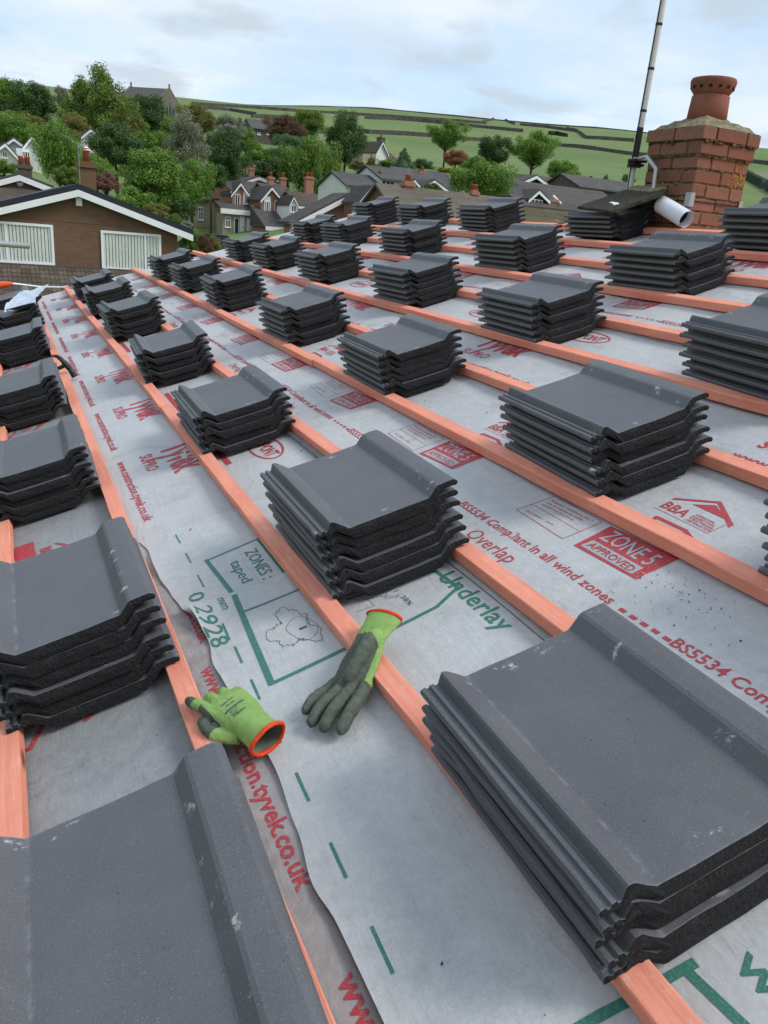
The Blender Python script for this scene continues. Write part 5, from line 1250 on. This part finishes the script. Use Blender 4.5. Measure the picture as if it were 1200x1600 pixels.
MT['lining'] = mat_knit('glove_lining', (.16, .17, .12), (.26, .27, .20))
def mat_coat2():
    m = NM('palm_coating'); v = m.coord(); n = m.noise(v, 70, 6, .7)
    c = m.ramp(n, [(.3, (.062, .075, .058)), (.55, (.098, .115, .088)), (.75, (.15, .165, .13))])
    c = m.mix(m.ramp(m.noise(v, 18, 4, .6), [(.5, 0.0), (.75, .5)]), c, (.045, .052, .044))
    m.bump(m.math('ADD', n, m.math('MULTIPLY', m.noise(v, 24, 3), 1.5)), .6, .003); return m.fin(c, .72, .3)
MT['coating'] = mat_coat2(); MT['rim'] = plain('orange_rim', (.78, .075, .025), .85, .2, .15, 80, .6, 300)
def loft(mb_, rings, seg=20, cap=True, mi=0, inner=False):
    vv = []; ff = []
    for c, hw, ht, tilt in rings:
        for k in range(seg):
            a = 2*math.pi*k/seg; y = hw*math.cos(a); z = ht*math.sin(a)
            vv.append((c[0] + z*tilt, c[1] + y, c[2] + z))
    n = len(rings)
    for i in range(n - 1):
        for k in range(seg):
            k2 = (k+1) % seg; f = (i*seg+k, i*seg+k2, (i+1)*seg+k2, (i+1)*seg+k); ff.append(tuple(reversed(f)) if inner else f)
    if cap: ff += [tuple(range(seg-1, -1, -1)), tuple((n-1)*seg + k for k in range(seg))]
    mb_.add(vv, ff, mi, True)
def finger(mb_, pts, rad):
    P = []; R2 = []                                  # smooth the joints, round the tip
    pts = [Vector(p) for p in pts]
    for i in range(len(pts) - 1):
        for t in (0, .25, .5, .75):
            a = pts[max(i-1, 0)]; b_ = pts[i]; c = pts[i+1]; d = pts[min(i+2, len(pts)-1)]
            q = .5*((2*b_) + (c - a)*t + (2*a - 5*b_ + 4*c - d)*t*t + (3*b_ - a - 3*c + d)*t**3); P.append(q); R2.append(rad[i] + (rad[i+1] - rad[i])*t)
    P.append(pts[-1]); R2.append(rad[-1]); d = (P[-1] - P[-2]).normalized(); r = rad[-1]
    for k in (.35, .65, .88, .98): P.append(pts[-1] + d*r*k); R2.append(r*math.sqrt(1 - k*k))
    mb_.tube(P, R2, 14)
def glove(label, mw, rings, fingers, coat, cuff, rimr, printing=None):
    g = empty('work_glove', mw, label, 'glove', 'pair of green work gloves')
    m = MB(); loft(m, rings)
    for pts, rad in fingers: finger(m, pts, rad)
    src = link('glove_source', m.mesh('glove_source', MT['knit']))
    md_ = src.modifiers.new('r', 'REMESH'); md_.mode = 'VOXEL'; md_.voxel_size = .0022
    ms = src.modifiers.new('s', 'SMOOTH'); ms.factor = .6; ms.iterations = 7
    dt = bpy.data.textures.new('wr', 'CLOUDS'); dt.noise_scale = .012; dt.noise_depth = 3
    mdp = src.modifiers.new('d', 'DISPLACE'); mdp.texture = dt; mdp.strength = .0035; mdp.mid_level = .5
    bpy.context.view_layer.update(); dg = bpy.context.evaluated_depsgraph_get()
    me = bpy.data.meshes.new_from_object(src.evaluated_get(dg)); bpy.data.objects.remove(src)
    me.materials.clear(); me.materials.append(MT['knit']); me.materials.append(MT['coating'])
    for p in me.polygons:
        p.use_smooth = True; c = p.center; nz = p.normal
        if coat(c, nz): p.material_index = 1
    me.name = 'hand'; link('hand', me, g)
    m = MB(); loft(m, cuff, 36, False); o = m.build('cuff', MT['knit'], g)
    m = MB(); loft(m, [(c, hw - .003, ht - .003, t) for c, hw, ht, t in cuff], 36, False, 0, True); m.build('lining', MT['lining'], g)
    c, hw, ht, t = cuff[0]; m = MB(); N = 40; V = []; F = []
    for i in range(N):
        a = 2*math.pi*i/N; wob = 1 + .035*math.sin(3*a + 1) + .02*math.sin(5*a); y, z = hw*math.cos(a)*wob, ht*math.sin(a)*wob
        for k in range(8):
            b_ = 2*math.pi*k/8; V.append((c[0] + z*t + rimr*1.25*math.sin(b_), c[1] + y + rimr*math.cos(b_)*math.cos(a), c[2] + z + rimr*math.cos(b_)*math.sin(a)))
    for i in range(N):
        for k in range(8): i2, k2 = (i+1) % N, (k+1) % 8; F.append((i*8+k, i2*8+k, i2*8+k2, i*8+k2))
    m.add(V, F, 0, True); m.build('rim', MT['rim'], g)
    return g
def frame(o, ax, ay):
    ax = Vector((*ax, 0)).normalized(); ay = Vector((*ay, 0)); ay = (ay - ax*ay.dot(ax)).normalized(); az = Vector((0, 0, 1))
    return ROOF @ Matrix(((ax.x, ay.x, az.x, o[0]), (ax.y, ay.y, az.y, o[1]), (ax.z, ay.z, az.z, o[2]), (0, 0, 0, 1)))
# first glove: standing half open, back of the hand up, cuff towards the viewer
FA = frame((-.252, 1.078, -.030), (-.30, .93), (-.93, -.30)) @ Matrix.Rotation(-.13, 4, 'Y') @ Matrix.Diagonal((.84, .82, .84, 1))
ringsA = [((.060, 0, .038), .0385, .0325, -.1), ((.085, -.002, .035), .046, .030, 0), ((.115, -.003, .034), .050, .027, 0), ((.145, -.003, .036), .050, .024, 0), ((.165, -.003, .036), .046, .019, 0)]
fingA = [([(.135, .036, .036), (.175, .042, .040), (.215, .046, .030), (.240, .044, .017)], [.0145, .0135, .0125, .011]),
         ([(.135, .012, .038), (.180, .014, .041), (.200, .015, .026), (.190, .014, .012)], [.0145, .014, .013, .012]),
         ([(.135, -.012, .037), (.175, -.015, .039), (.192, -.016, .024), (.180, -.015, .012)], [.014, .0135, .0125, .011]),
         ([(.130, -.034, .034), (.160, -.040, .034), (.176, -.043, .022), (.168, -.042, .011)], [.013, .012, .0115, .010]),
         ([(.060, .030, .026), (.095, .058, .024), (.130, .066, .026), (.156, .060, .024)], [.017, .0165, .0145, .0125])]
def coatA(c, n):
    if c.z < .020 and c.x > .07: return True
    if c.y > .045 and c.x > .105 and c.x < .175: return True
    if c.x > .205: return True
    if c.x > .176 and c.z < .036: return True
    return n.z < -.45 and c.x > .06
cuffA = [((-.004, 0, .040), .042, .038, -.18), ((.006, 0, .040), .041, .037, -.18), ((.03, 0, .039), .038, .0345, -.12), ((.055, 0, .038), .0395, .0335, -.1), ((.075, -.001, .037), .0440, .0335, -.05)]
ga = glove('green work glove with open orange rimmed cuff, standing beside the batten, black print on back', FA, ringsA, fingA, coatA, cuffA, .0042)
hand = [c for c in ga.children if c.name.startswith('hand')][0]
m = MB()
def gtext(t, x, y, length, h, bold=.01):
    V, F = glyphs(t, bold); m.add([GP(x + a*0 + 0, y, a*length, b_*h/.72) for a, b_ in V], F)
from mathutils.bvhtree import BVHTree
bvh = BVHTree.FromPolygons([v.co for v in hand.data.vertices], [tuple(p.vertices) for p in hand.data.polygons])
def GP(x0, y0, s, t):                                # writing runs across the back of the hand
    x, y = x0 + t, y0 - s; hit = bvh.ray_cast(Vector((x, y, .2)), Vector((0, 0, -1)))
    return (x, y, (hit[0].z if hit[0] else .06) + .0007)
def gbar(x0, x1, y0, y1):
    n = 8; vv = [GP(x0, y0 - (y0 - y1)*i/n, 0, k*(x1 - x0)) for k in (0, 1) for i in range(n + 1)]; m.add(vv, [(i+1, i, n+1+i, n+2+i) for i in range(n)])
gtext('DEX-CUT', .128, .020, .032, .0055, .03); gtext('EN 388', .117, .014, .022, .005); gbar(.104, .1095, .027, -.022); gtext('4X43D', .096, .020, .020, .0045); gtext('L/09', .078, .012, .022, .0065, .03)
for k in range(4): gbar(.091 - .0034*k, .0925 - .0034*k, .022, .006)
pr_ = m.build('printed_lettering', MT['dark_ink'], ga)
# second glove: palm up, draped over the batten, cuff up the slope
FB = frame((.046, 1.212, .0), (-.80, -.60), (-.60, .80)) @ Matrix.Diagonal((.94, .80, 1.0, 1))
def droop(x): return .018 - .052*max(0.0, min(1.0, (x - .05)/.13))
ringsB = [((x, y, droop(x) + .013), w, t, 0) for x, y, w, t in ((.028, 0, .038, .0125), (.055, 0, .039, .0135), (.085, 0, .044, .0150), (.115, .002, .049, .0160), (.145, .003, .050, .0155), (.165, .003, .047, .0125))]
zB = -.034 + .012
fingB = [([(.140, .036, zB + .010), (.180, .054, zB + .008), (.212, .064, zB + .012), (.236, .068, zB + .006)], [.0140, .0130, .0122, .0114]),
         ([(.145, .014, zB + .012), (.190, .024, zB + .012), (.228, .032, zB + .013), (.258, .036, zB + .004)], [.0148, .0142, .0136, .0126]),
         ([(.145, -.008, zB + .012), (.190, -.006, zB + .013), (.230, -.003, zB + .014), (.262, .000, zB + .004)], [.0150, .0146, .0142, .0132]),
         ([(.140, -.032, zB + .010), (.185, -.040, zB + .012), (.225, -.043, zB + .012), (.258, -.042, zB + .004)], [.0152, .0150, .0146, .0136]),
         ([(.046, -.016, .029), (.080, -.014, .036), (.120, -.008, .026), (.156, .000, .010)], [.0170, .0195, .0185, .0150])]
def coatB(c, n):
    k = (c.x - .050) + .45*c.y                       # coating starts beyond the wrist, green strip stays on the outer side
    if c.x > .150: return True
    return k > .012 and c.y > -.034 + .10*max(0, .075 - c.x) and n.z > -.55
cuffB = [((-.008, 0, .034), .047, .020, .25), ((.004, 0, .033), .045, .0185, .22), ((.028, 0, .031), .041, .016, .1), ((.050, 0, .031), .0392, .0138, 0), ((.064, 0, .0255), .0385, .0120, 0)]
glove('green and grey work glove lying palm up across the batten, orange rim uphill', FB, ringsB, fingB, coatB, cuffB, .0032)
